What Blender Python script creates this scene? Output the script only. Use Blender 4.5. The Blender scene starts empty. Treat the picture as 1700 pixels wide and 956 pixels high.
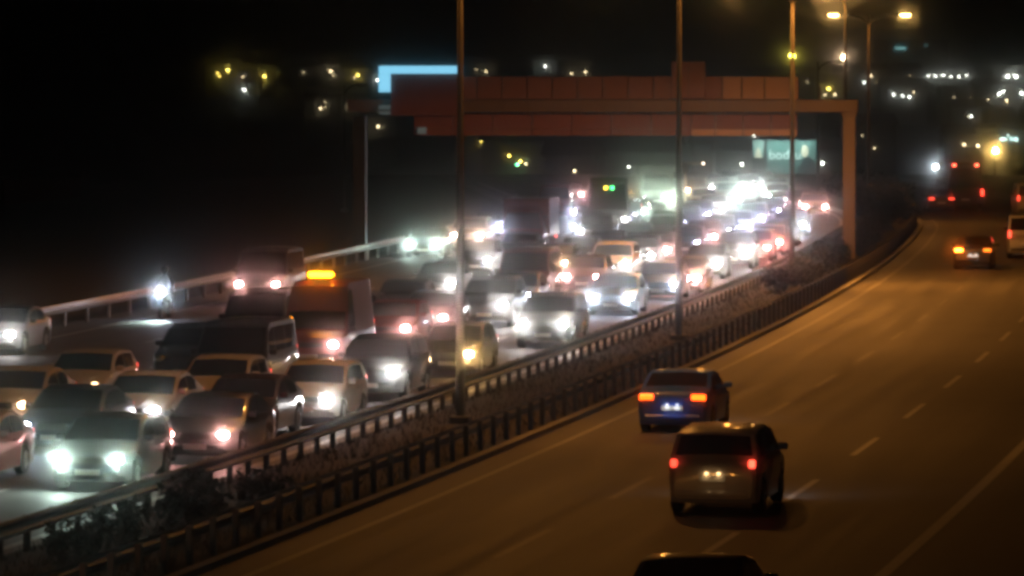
import bpy, bmesh, math, random
from mathutils import Vector, Matrix

random.seed(7)
scene = bpy.context.scene
col = scene.collection
R = math.radians

# ------------------------------------------------------------------ camera, sky, moon, exposure
FPX, CX, CY, CAMZ, HORIZON = 8500.0, 850.0, 478.0, 8.5, 130.0
PITCH = math.atan((CY - HORIZON) / FPX)
cam_data = bpy.data.cameras.new('camera')
cam_data.sensor_width = 36.0
cam_data.lens = 36.0 * FPX / 1700.0
cam_data.clip_end = 6000.0
cam_data.dof.use_dof = False
cam_data.dof.focus_distance = 150.0
cam_data.dof.aperture_fstop = 1.0
cam = bpy.data.objects.new('camera', cam_data)
col.objects.link(cam)
cam.location = (0, 0, CAMZ)
cam.rotation_euler = (math.pi / 2 - PITCH, 0, 0)
scene.camera = cam

world = bpy.data.worlds.new('World')
scene.world = world
world.use_nodes = True
wn = world.node_tree.nodes
wl = world.node_tree.links
sky = wn.new('ShaderNodeTexSky')
sky.sky_type = 'NISHITA'
sky.sun_disc = False
sky.sun_elevation = R(-4.0)
sky.sun_rotation = R(200)
wl.new(sky.outputs[0], wn['Background'].inputs[0])
wn['Background'].inputs[1].default_value = 0.02

moon = bpy.data.lights.new('moon', 'SUN')
moon.energy = 0.004
moon.angle = R(0.5)
moon.color = (1.0, 0.95, 0.88)
moon_o = bpy.data.objects.new('moon', moon)
moon_o.rotation_euler = (R(40), 0, R(200))
col.objects.link(moon_o)

scene.view_settings.view_transform = 'Standard'
scene.view_settings.look = 'None'
scene.view_settings.exposure = 0.0
scene.view_settings.gamma = 1.0
scene.view_settings.use_curve_mapping = False
cy = scene.cycles
cy.use_denoising = True
cy.max_bounces = 5
cy.diffuse_bounces = 2
cy.glossy_bounces = 3
cy.volume_bounces = 0
cy.transmission_bounces = 2
cy.sample_clamp_direct = 400.0
cy.sample_clamp_indirect = 2.0
cy.use_light_tree = True
cy.pixel_filter_type = 'BLACKMAN_HARRIS'
cy.filter_width = 3.6

# ------------------------------------------------------------------ tunables
HAZE_DENSITY = 0.0013
HEAD = 240.0          # radiance of an ordinary dipped headlamp lens
TAIL = 7.0
LAMP_W = 2300.0       # one sodium lantern
SODIUM = (1.0, 0.36, 0.055)

# ------------------------------------------------------------------ helpers
def ray(px, py):
    c, s = math.cos(PITCH), math.sin(PITCH)
    x, u = px - CX, CY - py
    return Vector((x, FPX * c + u * s, -FPX * s + u * c))

def at_height(px, py, z=0.0):
    """place in the world where the line of sight meets the level z"""
    d = ray(px, py)
    t = (z - CAMZ) / d.z
    return Vector((d.x * t, d.y * t, z))

def at_depth(px, py, dist):
    d = ray(px, py)
    t = dist / d.y
    return Vector((d.x * t, dist, CAMZ + d.z * t))

def edge_x(d):
    """x of the near carriageway's inner edge line at forward distance d"""
    e = min(d, 350.0)
    x = 0.69 + 0.1723 * (e - 116.5) - 0.000215 * (e - 116.5) ** 2
    if e > 285:
        x -= 0.0010 * (e - 285) ** 2
    if d > 350:
        x += -0.058 * (d - 350)
    return x

def heading(d):
    return math.atan((edge_x(d + 0.5) - edge_x(d - 0.5)))

def road(d, u, z=0.0):
    a = heading(d)
    return Vector((edge_x(d) + u * math.cos(a), d - u * math.sin(a), z))

def link(o, parent=None):
    col.objects.link(o)
    if parent is not None:
        o.parent = parent
    return o

def mesh(name, verts, faces, mat=None, smooth=None):
    m = bpy.data.meshes.new(name)
    m.from_pydata([tuple(v) for v in verts], [], faces)
    m.update()
    if mat:
        m.materials.append(mat)
    if smooth is not None:
        for p in m.polygons:
            p.use_smooth = True
        m.set_sharp_from_angle(angle=R(smooth))
    return m

def put(name, me, parent=None, loc=(0, 0, 0), rot=(0, 0, 0), mat=None):
    o = bpy.data.objects.new(name, me)
    o.location = loc
    o.rotation_euler = rot
    link(o, parent)
    if mat is not None and o.material_slots:
        o.material_slots[0].link = 'OBJECT'
        o.material_slots[0].material = mat
    return o

def empty(name, loc=(0, 0, 0), rz=0.0):
    o = bpy.data.objects.new(name, None)
    o.location = loc
    o.rotation_euler = (0, 0, rz)
    o.empty_display_size = 0.3
    return link(o)

def tag(o, label, cat, group=None, kind=None):
    o['label'] = label
    o['category'] = cat
    if group:
        o['group'] = group
    if kind:
        o['kind'] = kind
    return o

def structure(o):
    o['kind'] = 'structure'
    return o

class MB:
    def __init__(self):
        self.v, self.f = [], []
    def add(self, verts, faces):
        n = len(self.v)
        self.v += [tuple(p) for p in verts]
        self.f += [tuple(i + n for i in f) for f in faces]
        return self
    def box(self, x0, x1, y0, y1, z0, z1, bev=0.0):
        if bev <= 0:
            vs = [(x, y, z) for z in (z0, z1) for y in (y0, y1) for x in (x0, x1)]
            return self.add(vs, [(0, 2, 3, 1), (4, 5, 7, 6), (0, 1, 5, 4), (2, 6, 7, 3), (0, 4, 6, 2), (1, 3, 7, 5)])
        bm = bmesh.new()
        bmesh.ops.create_cube(bm, size=1)
        for v in bm.verts:
            v.co = Vector(((x0 + x1) / 2 + v.co.x * (x1 - x0), (y0 + y1) / 2 + v.co.y * (y1 - y0), (z0 + z1) / 2 + v.co.z * (z1 - z0)))
        bmesh.ops.bevel(bm, geom=bm.edges[:], offset=bev, segments=1, affect='EDGES')
        bm.verts.index_update()
        self.add([v.co.copy() for v in bm.verts], [tuple(v.index for v in f.verts) for f in bm.faces])
        bm.free()
        return self
    def tube(self, pts, radii, n=8, cap=True):
        pts = [Vector(p) for p in pts]
        if not hasattr(radii, '__len__'):
            radii = [radii] * len(pts)
        base = len(self.v)
        prev = None
        for i, p in enumerate(pts):
            t = (pts[min(i + 1, len(pts) - 1)] - pts[max(i - 1, 0)]).normalized()
            if prev is None:
                ref = Vector((0, 0, 1)) if abs(t.z) < 0.9 else Vector((1, 0, 0))
                a = t.cross(ref).normalized()
            else:
                a = (prev - t * prev.dot(t)).normalized()
            prev = a
            b = t.cross(a)
            for k in range(n):
                an = 2 * math.pi * k / n
                self.v.append(tuple(p + (a * math.cos(an) + b * math.sin(an)) * radii[i]))
        for i in range(len(pts) - 1):
            for k in range(n):
                k2 = (k + 1) % n
                self.f.append((base + i * n + k, base + i * n + k2, base + (i + 1) * n + k2, base + (i + 1) * n + k))
        if cap:
            self.f.append(tuple(base + k for k in reversed(range(n))))
            self.f.append(tuple(base + (len(pts) - 1) * n + k for k in range(n)))
        return self
    def mesh(self, name, mat=None, smooth=None):
        return mesh(name, self.v, self.f, mat, smooth)

# ------------------------------------------------------------------ materials
MATS = {}
def principled(name, color, rough=0.5, metal=0.0, coat=0.0, noise=0.0, nscale=8.0, bump=0.0, spec=0.5):
    if name in MATS:
        return MATS[name]
    m = bpy.data.materials.new(name)
    m.use_nodes = True
    n, l = m.node_tree.nodes, m.node_tree.links
    b = n['Principled BSDF']
    b.inputs['Base Color'].default_value = (*color, 1)
    b.inputs['Roughness'].default_value = rough
    b.inputs['Metallic'].default_value = metal
    b.inputs['Coat Weight'].default_value = coat
    b.inputs['Coat Roughness'].default_value = 0.06
    b.inputs['Specular IOR Level'].default_value = spec
    if noise > 0:
        tc = n.new('ShaderNodeTexCoord')
        tx = n.new('ShaderNodeTexNoise')
        tx.inputs['Scale'].default_value = nscale
        tx.inputs['Detail'].default_value = 6
        l.new(tc.outputs['Object'], tx.inputs['Vector'])
        mx = n.new('ShaderNodeMix')
        mx.data_type = 'RGBA'
        mx.inputs[6].default_value = (*[c * (1 - noise) for c in color], 1)
        mx.inputs[7].default_value = (*[min(1, c * (1 + noise)) for c in color], 1)
        l.new(tx.outputs['Fac'], mx.inputs[0])
        l.new(mx.outputs[2], b.inputs['Base Color'])
        mr = n.new('ShaderNodeMapRange')
        mr.inputs[3].default_value = max(0.02, rough - 0.12)
        mr.inputs[4].default_value = min(1, rough + 0.12)
        l.new(tx.outputs['Fac'], mr.inputs[0])
        l.new(mr.outputs[0], b.inputs['Roughness'])
        if bump > 0:
            bp = n.new('ShaderNodeBump')
            bp.inputs['Strength'].default_value = bump
            bp.inputs['Distance'].default_value = 0.02
            l.new(tx.outputs['Fac'], bp.inputs['Height'])
            l.new(bp.outputs[0], b.inputs['Normal'])
    MATS[name] = m
    return m

def glow(name, color, strength, lights=True):
    key = (name, lights, tuple(round(c, 3) for c in color), round(strength, 2))
    if key in MATS:
        return MATS[key]
    m = bpy.data.materials.new(name)
    m.use_nodes = True
    b = m.node_tree.nodes['Principled BSDF']
    b.inputs['Base Color'].default_value = (0.3, 0.3, 0.3, 1)
    b.inputs['Roughness'].default_value = 0.2
    b.inputs['Emission Color'].default_value = (*color, 1)
    b.inputs['Emission Strength'].default_value = strength
    if not lights:
        m.cycles.emission_sampling = 'NONE'
    MATS[key] = m
    return m

def asphalt():
    m = bpy.data.materials.new('asphalt')
    m.use_nodes = True
    n, l = m.node_tree.nodes, m.node_tree.links
    b = n['Principled BSDF']
    tc = n.new('ShaderNodeTexCoord')
    at = n.new('ShaderNodeAttribute'); at.attribute_name = 'lateral'
    ao = n.new('ShaderNodeAttribute'); ao.attribute_name = 'along'
    big = n.new('ShaderNodeTexNoise'); big.inputs['Scale'].default_value = 0.12; big.inputs['Detail'].default_value = 5
    fine = n.new('ShaderNodeTexNoise'); fine.inputs['Scale'].default_value = 22; fine.inputs['Detail'].default_value = 4
    l.new(tc.outputs['Object'], big.inputs['Vector']); l.new(tc.outputs['Object'], fine.inputs['Vector'])
    # streaks that run along the lanes (tyre polish and oil), stretched noise on (along, lateral)
    cmb = n.new('ShaderNodeCombineXYZ')
    sc = n.new('ShaderNodeMath'); sc.operation = 'MULTIPLY'; sc.inputs[1].default_value = 0.03
    l.new(ao.outputs['Fac'], sc.inputs[0]); l.new(sc.outputs[0], cmb.inputs[0]); l.new(at.outputs['Fac'], cmb.inputs[1])
    st = n.new('ShaderNodeTexNoise'); st.inputs['Scale'].default_value = 1.7; st.inputs['Detail'].default_value = 5
    l.new(cmb.outputs[0], st.inputs['Vector'])
    # wheel tracks: two per lane
    mm = n.new('ShaderNodeMath'); mm.operation = 'MULTIPLY'; mm.inputs[1].default_value = 2 * math.pi / 1.775
    l.new(at.outputs['Fac'], mm.inputs[0])
    cs = n.new('ShaderNodeMath'); cs.operation = 'COSINE'; l.new(mm.outputs[0], cs.inputs[0])
    ad = n.new('ShaderNodeMath'); ad.operation = 'MULTIPLY_ADD'; ad.inputs[1].default_value = 0.07
    l.new(cs.outputs[0], ad.inputs[0]); l.new(st.outputs['Fac'], ad.inputs[2])
    a2 = n.new('ShaderNodeMath'); a2.operation = 'MULTIPLY_ADD'; a2.inputs[1].default_value = 0.6
    l.new(big.outputs['Fac'], a2.inputs[0]); l.new(ad.outputs[0], a2.inputs[2])
    a3 = n.new('ShaderNodeMath'); a3.operation = 'MULTIPLY_ADD'; a3.inputs[1].default_value = 0.25
    l.new(fine.outputs['Fac'], a3.inputs[0]); l.new(a2.outputs[0], a3.inputs[2])
    rp = n.new('ShaderNodeValToRGB')
    rp.color_ramp.elements[0].position = 0.45; rp.color_ramp.elements[0].color = (0.045, 0.043, 0.041, 1)
    rp.color_ramp.elements[1].position = 1.25 if False else 1.0; rp.color_ramp.elements[1].color = (0.135, 0.128, 0.118, 1)
    l.new(a3.outputs[0], rp.inputs[0]); l.new(rp.outputs[0], b.inputs['Base Color'])
    mr = n.new('ShaderNodeMapRange')
    mr.inputs[1].default_value = 0.35; mr.inputs[2].default_value = 0.65
    mr.inputs[3].default_value = 0.62; mr.inputs[4].default_value = 0.70
    l.new(st.outputs['Fac'], mr.inputs[0]); l.new(mr.outputs[0], b.inputs['Roughness'])
    b.inputs['Specular IOR Level'].default_value = 0.32
    bp = n.new('ShaderNodeBump'); bp.inputs['Strength'].default_value = 0.12; bp.inputs['Distance'].default_value = 0.01
    l.new(fine.outputs['Fac'], bp.inputs['Height']); l.new(bp.outputs[0], b.inputs['Normal'])
    return m

M_ASPHALT = asphalt()
M_PAINT = principled('road_paint', (0.42, 0.41, 0.38), 0.55, noise=0.35, nscale=3.0)
M_EARTH = principled('dry_earth', (0.034, 0.027, 0.020), 0.9, noise=0.5, nscale=0.8, bump=0.4)
M_TERRAIN = principled('dark_soil', (0.030, 0.028, 0.020), 0.95, noise=0.5, nscale=0.05)
M_STEEL = principled('galvanised_steel', (0.30, 0.30, 0.29), 0.45, 0.7, noise=0.25, nscale=5)
M_DULLSTEEL = principled('weathered_steel', (0.06, 0.057, 0.054), 0.55, 0.5, noise=0.35, nscale=4)
M_POLE = principled('lamp_pole_grey', (0.032, 0.028, 0.025), 0.6, 0.0, noise=0.2, nscale=3)
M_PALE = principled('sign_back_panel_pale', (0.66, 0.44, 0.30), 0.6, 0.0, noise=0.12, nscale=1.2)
M_BOARD = principled('sign_back_panel', (0.36, 0.18, 0.13), 0.6, 0.0, noise=0.18, nscale=1.2)
M_BOARD2 = principled('sign_back_panel_dark', (0.26, 0.10, 0.10), 0.6, 0.0, noise=0.2, nscale=1.2)
M_BEAM = principled('gantry_steel', (0.24, 0.18, 0.14), 0.5, 0.2, noise=0.2, nscale=2)
M_GLASS = principled('dark_glass', (0.012, 0.013, 0.015), 0.06, 0.0, spec=0.8)
M_TYRE = principled('tyre_rubber', (0.018, 0.018, 0.018), 0.8)
M_RIM = principled('rim_alloy', (0.45, 0.45, 0.46), 0.3, 0.9)
M_BLACK = principled('black_plastic', (0.02, 0.02, 0.02), 0.5)
M_CHROME = principled('chrome_trim', (0.7, 0.7, 0.7), 0.15, 1.0)
M_PLATE = principled('plate_white', (0.75, 0.75, 0.73), 0.4)
M_WALL = principled('far_wall', (0.10, 0.09, 0.08), 0.9, noise=0.3, nscale=0.4)
M_ROOF = principled('far_roof', (0.08, 0.045, 0.035), 0.9, noise=0.3, nscale=0.6)
M_LEAF = principled('dusty_leaf', (0.013, 0.016, 0.009), 0.7, noise=0.4, nscale=1.5)
M_STEM = principled('bark', (0.06, 0.045, 0.035), 0.9, noise=0.3)
M_DRYGRASS = principled('dry_grass', (0.032, 0.026, 0.016), 0.9, noise=0.4, nscale=0.7)

def paint(name, color, rough=0.35, metal=0.0, coat=0.8):
    return principled('car_paint_' + name, color, rough, metal, coat)
PAINTS = {
    'black': paint('black', (0.007, 0.007, 0.008)), 'charcoal': paint('charcoal', (0.014, 0.014, 0.016), metal=0.1),
    'brown': paint('brown', (0.022, 0.013, 0.009), metal=0.1), 'white': paint('white', (0.42, 0.41, 0.385)),
    'silver': paint('silver', (0.55, 0.54, 0.52), 0.35, 0.1), 'red': paint('red', (0.17, 0.014, 0.010)),
    'darkred': paint('darkred', (0.12, 0.012, 0.010)), 'blue': paint('blue', (0.03, 0.13, 0.75)),
    'navy': paint('navy', (0.007, 0.010, 0.026)), 'grey': paint('grey', (0.06, 0.06, 0.063), metal=0.1),
    'orange': paint('orange', (0.45, 0.12, 0.03)), 'beige': paint('beige', (0.30, 0.23, 0.15)),
    'green': paint('green', (0.02, 0.05, 0.03)),
}

# ------------------------------------------------------------------ ground and roads
def smooth01(a, b, x):
    t = max(0.0, min(1.0, (x - a) / (b - a)))
    return t * t * (3 - 2 * t)

def terrain_z(x, y):
    u = x - edge_x(max(y, -60.0))
    out = max(-27 - u, u - 16, 0.0)
    low = -9.0 * smooth01(4, 110, out)
    low = min(low, -9.0 * smooth01(452, 560, y))
    if y > 560:
        out = max(out, 60.0)
    rough = 1.6 * math.sin(x * 0.011 + y * 0.004) + 1.1 * math.sin(x * 0.027 - y * 0.013 + 1.3)
    hill = smooth01(750, 1500, y) * (15.5 + 2.2 * math.sin(x * 0.006 + 2.0) + rough) + smooth01(1400, 2400, y) * 10
    return -0.035 + low + rough * 0.25 * smooth01(20, 120, out) + hill

def build_terrain():
    xs = [-800 + i * 25 for i in range(24)] + [-200 + i * 6 for i in range(50)] + [100 + i * 25 for i in range(37)]
    ys = [-80 + i * 8 for i in range(95)] + [680 + i * 40 for i in range(50)]
    v = [(x, y, terrain_z(x, y)) for y in ys for x in xs]
    w = len(xs)
    f = [(j * w + i, j * w + i + 1, (j + 1) * w + i + 1, (j + 1) * w + i) for j in range(len(ys) - 1) for i in range(w - 1)]
    structure(put('ground', mesh('ground', v, f, M_TERRAIN, 60)))
build_terrain()

def strip(name, d0, d1, us, z, mat, step=4.0, parent=None, thick=0.0):
    ds = []
    d = d0
    while d < d1 - 1e-6:
        ds.append(d); d += step
    ds.append(d1)
    v, f, lat, alo = [], [], [], []
    for d in ds:
        for u in us:
            v.append(road(d, u, z)); lat.append(u); alo.append(d)
    w = len(us)
    for j in range(len(ds) - 1):
        for i in range(w - 1):
            f.append((j * w + i, j * w + i + 1, (j + 1) * w + i + 1, (j + 1) * w + i))
    me = mesh(name, v, f, mat)
    a = me.attributes.new('lateral', 'FLOAT', 'POINT'); a.data.foreach_set('value', lat)
    a = me.attributes.new('along', 'FLOAT', 'POINT'); a.data.foreach_set('value', alo)
    o = put(name, me, parent)
    if parent is None:
        structure(o)
    return o

def span(a, b, n):
    return [a + (b - a) * i / n for i in range(n + 1)]
ROAD_END = 455.0
near_road = strip('carriageway_right', -60, ROAD_END, span(-0.85, 13.4, 14), 0.0, M_ASPHALT)
far_road = strip('carriageway_left', -60, ROAD_END, span(-25.6, -4.95, 20), 0.0, M_ASPHALT)

# median: two kerbs and an uneven earth strip
def build_median():
    us = span(-4.75, -1.05, 8)
    ds = span(-60, ROAD_END, 330)
    v, f = [], []
    for d in ds:
        for i, u in enumerate(us):
            k = math.sin(math.pi * i / 8)
            v.append(road(d, u, 0.10 + k * 0.10 + k * 0.05 * math.sin(d * 1.7 + u * 3.1) + k * 0.04 * math.sin(d * 0.53 - u * 2)))
    w = len(us)
    for j in range(len(ds) - 1):
        for i in range(w - 1):
            f.append((j * w + i, j * w + i + 1, (j + 1) * w + i + 1, (j + 1) * w + i))
    o = structure(put('median_strip', mesh('median_strip', v, f, M_EARTH, 60)))
    concrete = principled('kerb_concrete', (0.22, 0.21, 0.19), 0.8, noise=0.3, nscale=2)
    for a, b in ((-4.95, -4.74), (-1.06, -0.85)):
        v, f = [], []
        for d in ds:
            for (u, z) in ((a, -0.05), (a, 0.13), (b, 0.13), (b, -0.05)):
                v.append(road(d, u, z))
        for j in range(len(ds) - 1):
            for i in range(3):
                f.append((j * 4 + i, j * 4 + i + 1, (j + 1) * 4 + i + 1, (j + 1) * 4 + i))
        put('kerb', mesh('kerb', v, f, concrete, 30), o)
build_median()

M_WORN = principled('worn_road_paint', (0.17, 0.16, 0.145), 0.6, noise=0.5, nscale=2.5)
strip('edge_line', -40, 420, [-0.08, 0.08], 0.004, principled('faded_road_paint', (0.28, 0.27, 0.245), 0.6, noise=0.45, nscale=2.5), parent=near_road)
strip('edge_line', -40, 420, [10.55, 10.78], 0.004, M_PAINT, parent=near_road)
strip('edge_line', -40, 420, [-5.62, -5.40], 0.004, M_PAINT, parent=far_road)
strip('edge_line', -40, 420, [-23.85, -23.65], 0.004, M_PAINT, parent=far_road)
# dashes: the first in view starts 78.5 m out, 12.6 m apart, 5.6 m long
M_WORN = principled('worn_road_paint', (0.17, 0.16, 0.145), 0.6, noise=0.5, nscale=2.5)
for u in (3.55, 7.10):
    d = 78.7 - 12.6 * 2
    while d < 330:
        strip('lane_dash', d, d + 5.6, [u - 0.075, u + 0.075], 0.004, M_WORN if u < 5 else M_PAINT, 2.8, near_road)
        d += 12.6
for u in (-9.1, -12.75, -16.4, -20.05):
    d = 86.0
    while d < 330:
        strip('lane_dash', d, d + 5.6, [u - 0.075, u + 0.075], 0.004, M_PAINT, 2.8, far_road)
        d += 12.6

# ------------------------------------------------------------------ guard rails
def guard_rail(label, u, d0, d1, step, side, mat, rail_h=0.78, lower=False):
    root = empty('guard_rail', road(d0, u))
    tag(root, label, 'guard rail', 'guard rails')
    inv = Matrix.Translation(-Vector(root.location))
    prof = [(0.0, 0.0), (0.035, 0.035), (0.035, 0.075), (-0.035, 0.125), (-0.035, 0.175), (0.035, 0.225), (0.035, 0.27), (0.0, 0.31)]
    ds = span(d0, d1, int((d1 - d0) / 4))
    v, f = [], []
    for d in ds:
        for (a, h) in prof:
            v.append(inv @ road(d, u + side * (a + 0.11), rail_h - 0.31 + h))
        for (a, h) in prof:
            v.append(inv @ road(d, u + side * (a + 0.104), rail_h - 0.31 + h))
    w = len(prof) * 2
    for j in range(len(ds) - 1):
        for i in list(range(7)) + list(range(8, 15)):
            f.append((j * w + i, j * w + i + 1, (j + 1) * w + i + 1, (j + 1) * w + i))
        for a, b in ((0, 8), (7, 15)):
            f.append((j * w + a, (j + 1) * w + a, (j + 1) * w + b, j * w + b))
    put('rail_beam', mesh('rail_beam', v, f, mat, 50), root)
    pm = MB().box(-0.055, 0.055, -0.07, 0.07, -0.1, rail_h - 0.02, 0.012)
    pm.box(-0.04, 0.04, -0.03, 0.03, rail_h - 0.28, rail_h - 0.08)
    pm = pm.mesh('post', mat)
    d = d0 + 0.4
    while d < d1:
        p = road(d, u)
        put('post', pm, root, p - root.location, (0, 0, -heading(d)))
        d += step
    return root
guard_rail('long dark steel guard rail beside the oncoming traffic jam', -4.6, 74, 345, 1.7, 1, M_DULLSTEEL, 0.80)
guard_rail('dark steel guard rail along the open right carriageway', -1.2, 74, 345, 1.7, -1, M_DULLSTEEL, 0.80)
guard_rail('pale steel guard rail on the far left verge of the jammed carriageway', -25.2, 168, 345, 3.4, 1, M_STEEL, 0.80)

# ------------------------------------------------------------------ street lamps
def lantern_meshes():
    h = MB()
    h.tube([(-0.42, 0, 0.06), (-0.36, 0, 0.07), (0.0, 0, 0.08), (0.30, 0, 0.07), (0.40, 0, 0.06)], [0.05, 0.12, 0.15, 0.13, 0.05], 10)
    for i, (x, y, z) in enumerate(h.v):
        h.v[i] = (x, y * 1.15, 0.06 + (z - 0.06) * 0.65)
    l = MB().tube([(-0.30, 0, 0), (-0.22, 0, -0.01), (0.0, 0, -0.02), (0.22, 0, -0.01), (0.30, 0, 0)], [0.03, 0.11, 0.13, 0.11, 0.03], 10)
    for i, (x, y, z) in enumerate(l.v):
        l.v[i] = (x, y * 1.1, z * 0.7 - 0.01)
    return h.mesh('housing', M_POLE, 50), l.mesh('lens', None, 50)
HOUSING, LENS = lantern_meshes()
LENS.materials.append(glow('sodium_lens', (1.0, .55, .16), 70))

def street_lamp(p, rz, label, height=12.0, arms=((-1, 2.2, 1.0), (1, 2.2, 1.0)), rad=0.105, light=True, lens=None, pal=1.0):
    root = empty('street_lamp', p, rz)
    tag(root, label, 'street lamp', 'street lamps of the motorway')
    m = MB().tube([(0, 0, -0.2), (0, 0, 0.6), (0, 0, height * 0.5), (0, 0, height - 0.3), (0, 0, height + 0.05)],
                  [rad * 1.1, rad * 1.1, rad * 0.85, rad * 0.55, rad * 0.5], 12)
    put('pole', m.mesh('pole', M_POLE, 50), root)
    put('base_plate', MB().box(-0.25, 0.25, -0.25, 0.25, 0.0, 0.24, 0.02).mesh('base_plate', M_DULLSTEEL), root)
    for (s, ln, power) in arms:
        a = MB().tube([(0, 0, height - 0.5), (s * ln * 0.25, 0, height - 0.18), (s * ln * 0.6, 0, height), (s * ln, 0, height + 0.08)], [0.06, 0.055, 0.05, 0.045], 8)
        put('arm', a.mesh('arm', M_POLE, 50), root)
        h = put('lantern', HOUSING, root, (s * (ln + 0.3), 0, height + 0.03))
        put('lens', LENS, h, (0, 0, 0), mat=lens)
        if light and power > 0:
            ld = bpy.data.lights.new('sodium_lamp', 'SPOT')
            ld.energy = LAMP_W * power * pal
            ld.color = SODIUM
            ld.spot_size = R(174)
            ld.spot_blend = 0.30
            ld.shadow_soft_size = 0.15
            lo = bpy.data.objects.new('sodium_lamp', ld)
            lo.location = (0, 0, -0.12)
            link(lo, h)
    return root

def median_lamp(px, d, label, **kw):
    x = at_depth(px, 400, d).x
    z = 0.15
    return street_lamp((x, d, z), -heading(d), label, **kw)
median_lamp(764, 123, 'tall grey lamp post in the median left of the red sign gantry panels', arms=((-1, 2.2, .5), (1, 2.2, 1.0)))
median_lamp(1127, 162, 'grey lamp post in the median crossing the box on top of the gantry', pal=1.3, arms=((-1, 2.2, .45), (1, 2.2, 1.0)))
median_lamp(1315, 210, 'slim lamp post in front of the right end of the gantry panels', pal=5.6)
median_lamp(1403, 262, 'thin lamp post rising behind the gantry beam, above its right leg', height=12.55, arms=((-1, 0.75, 1.5),))
median_lamp(1441, 300, 'lamp post with two lit lanterns right of the gantry leg', height=12.05, arms=((-1, 1.75, 1.0), (1, 1.85, 1.4)))
median_lamp(1357, 345, 'short thin post seen between the gantry and the tall lamp posts', height=9.4, arms=((1, 1.0, 0.0),), light=False, lens=M_POLE)
# dark unlit post on the left verge
pl = at_depth(572, 300, 330)
street_lamp((pl.x, 330, terrain_z(pl.x, 330)), 0, 'dim unlit post standing in the darkness left of the jam', height=8.0 - terrain_z(pl.x, 330),
            arms=((1, 0.8, 0.0),), rad=0.06, light=False, lens=M_POLE)
# unseen post added at the row's near end, boosted to light the silver car
p = road(44, -2.9, 0.15)
street_lamp(p, -heading(44), 'unseen lamp post added before the median row to light the near cars', pal=2.2, arms=((-1, 2.2, .6), (1, 2.2, 1.5)))

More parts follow.
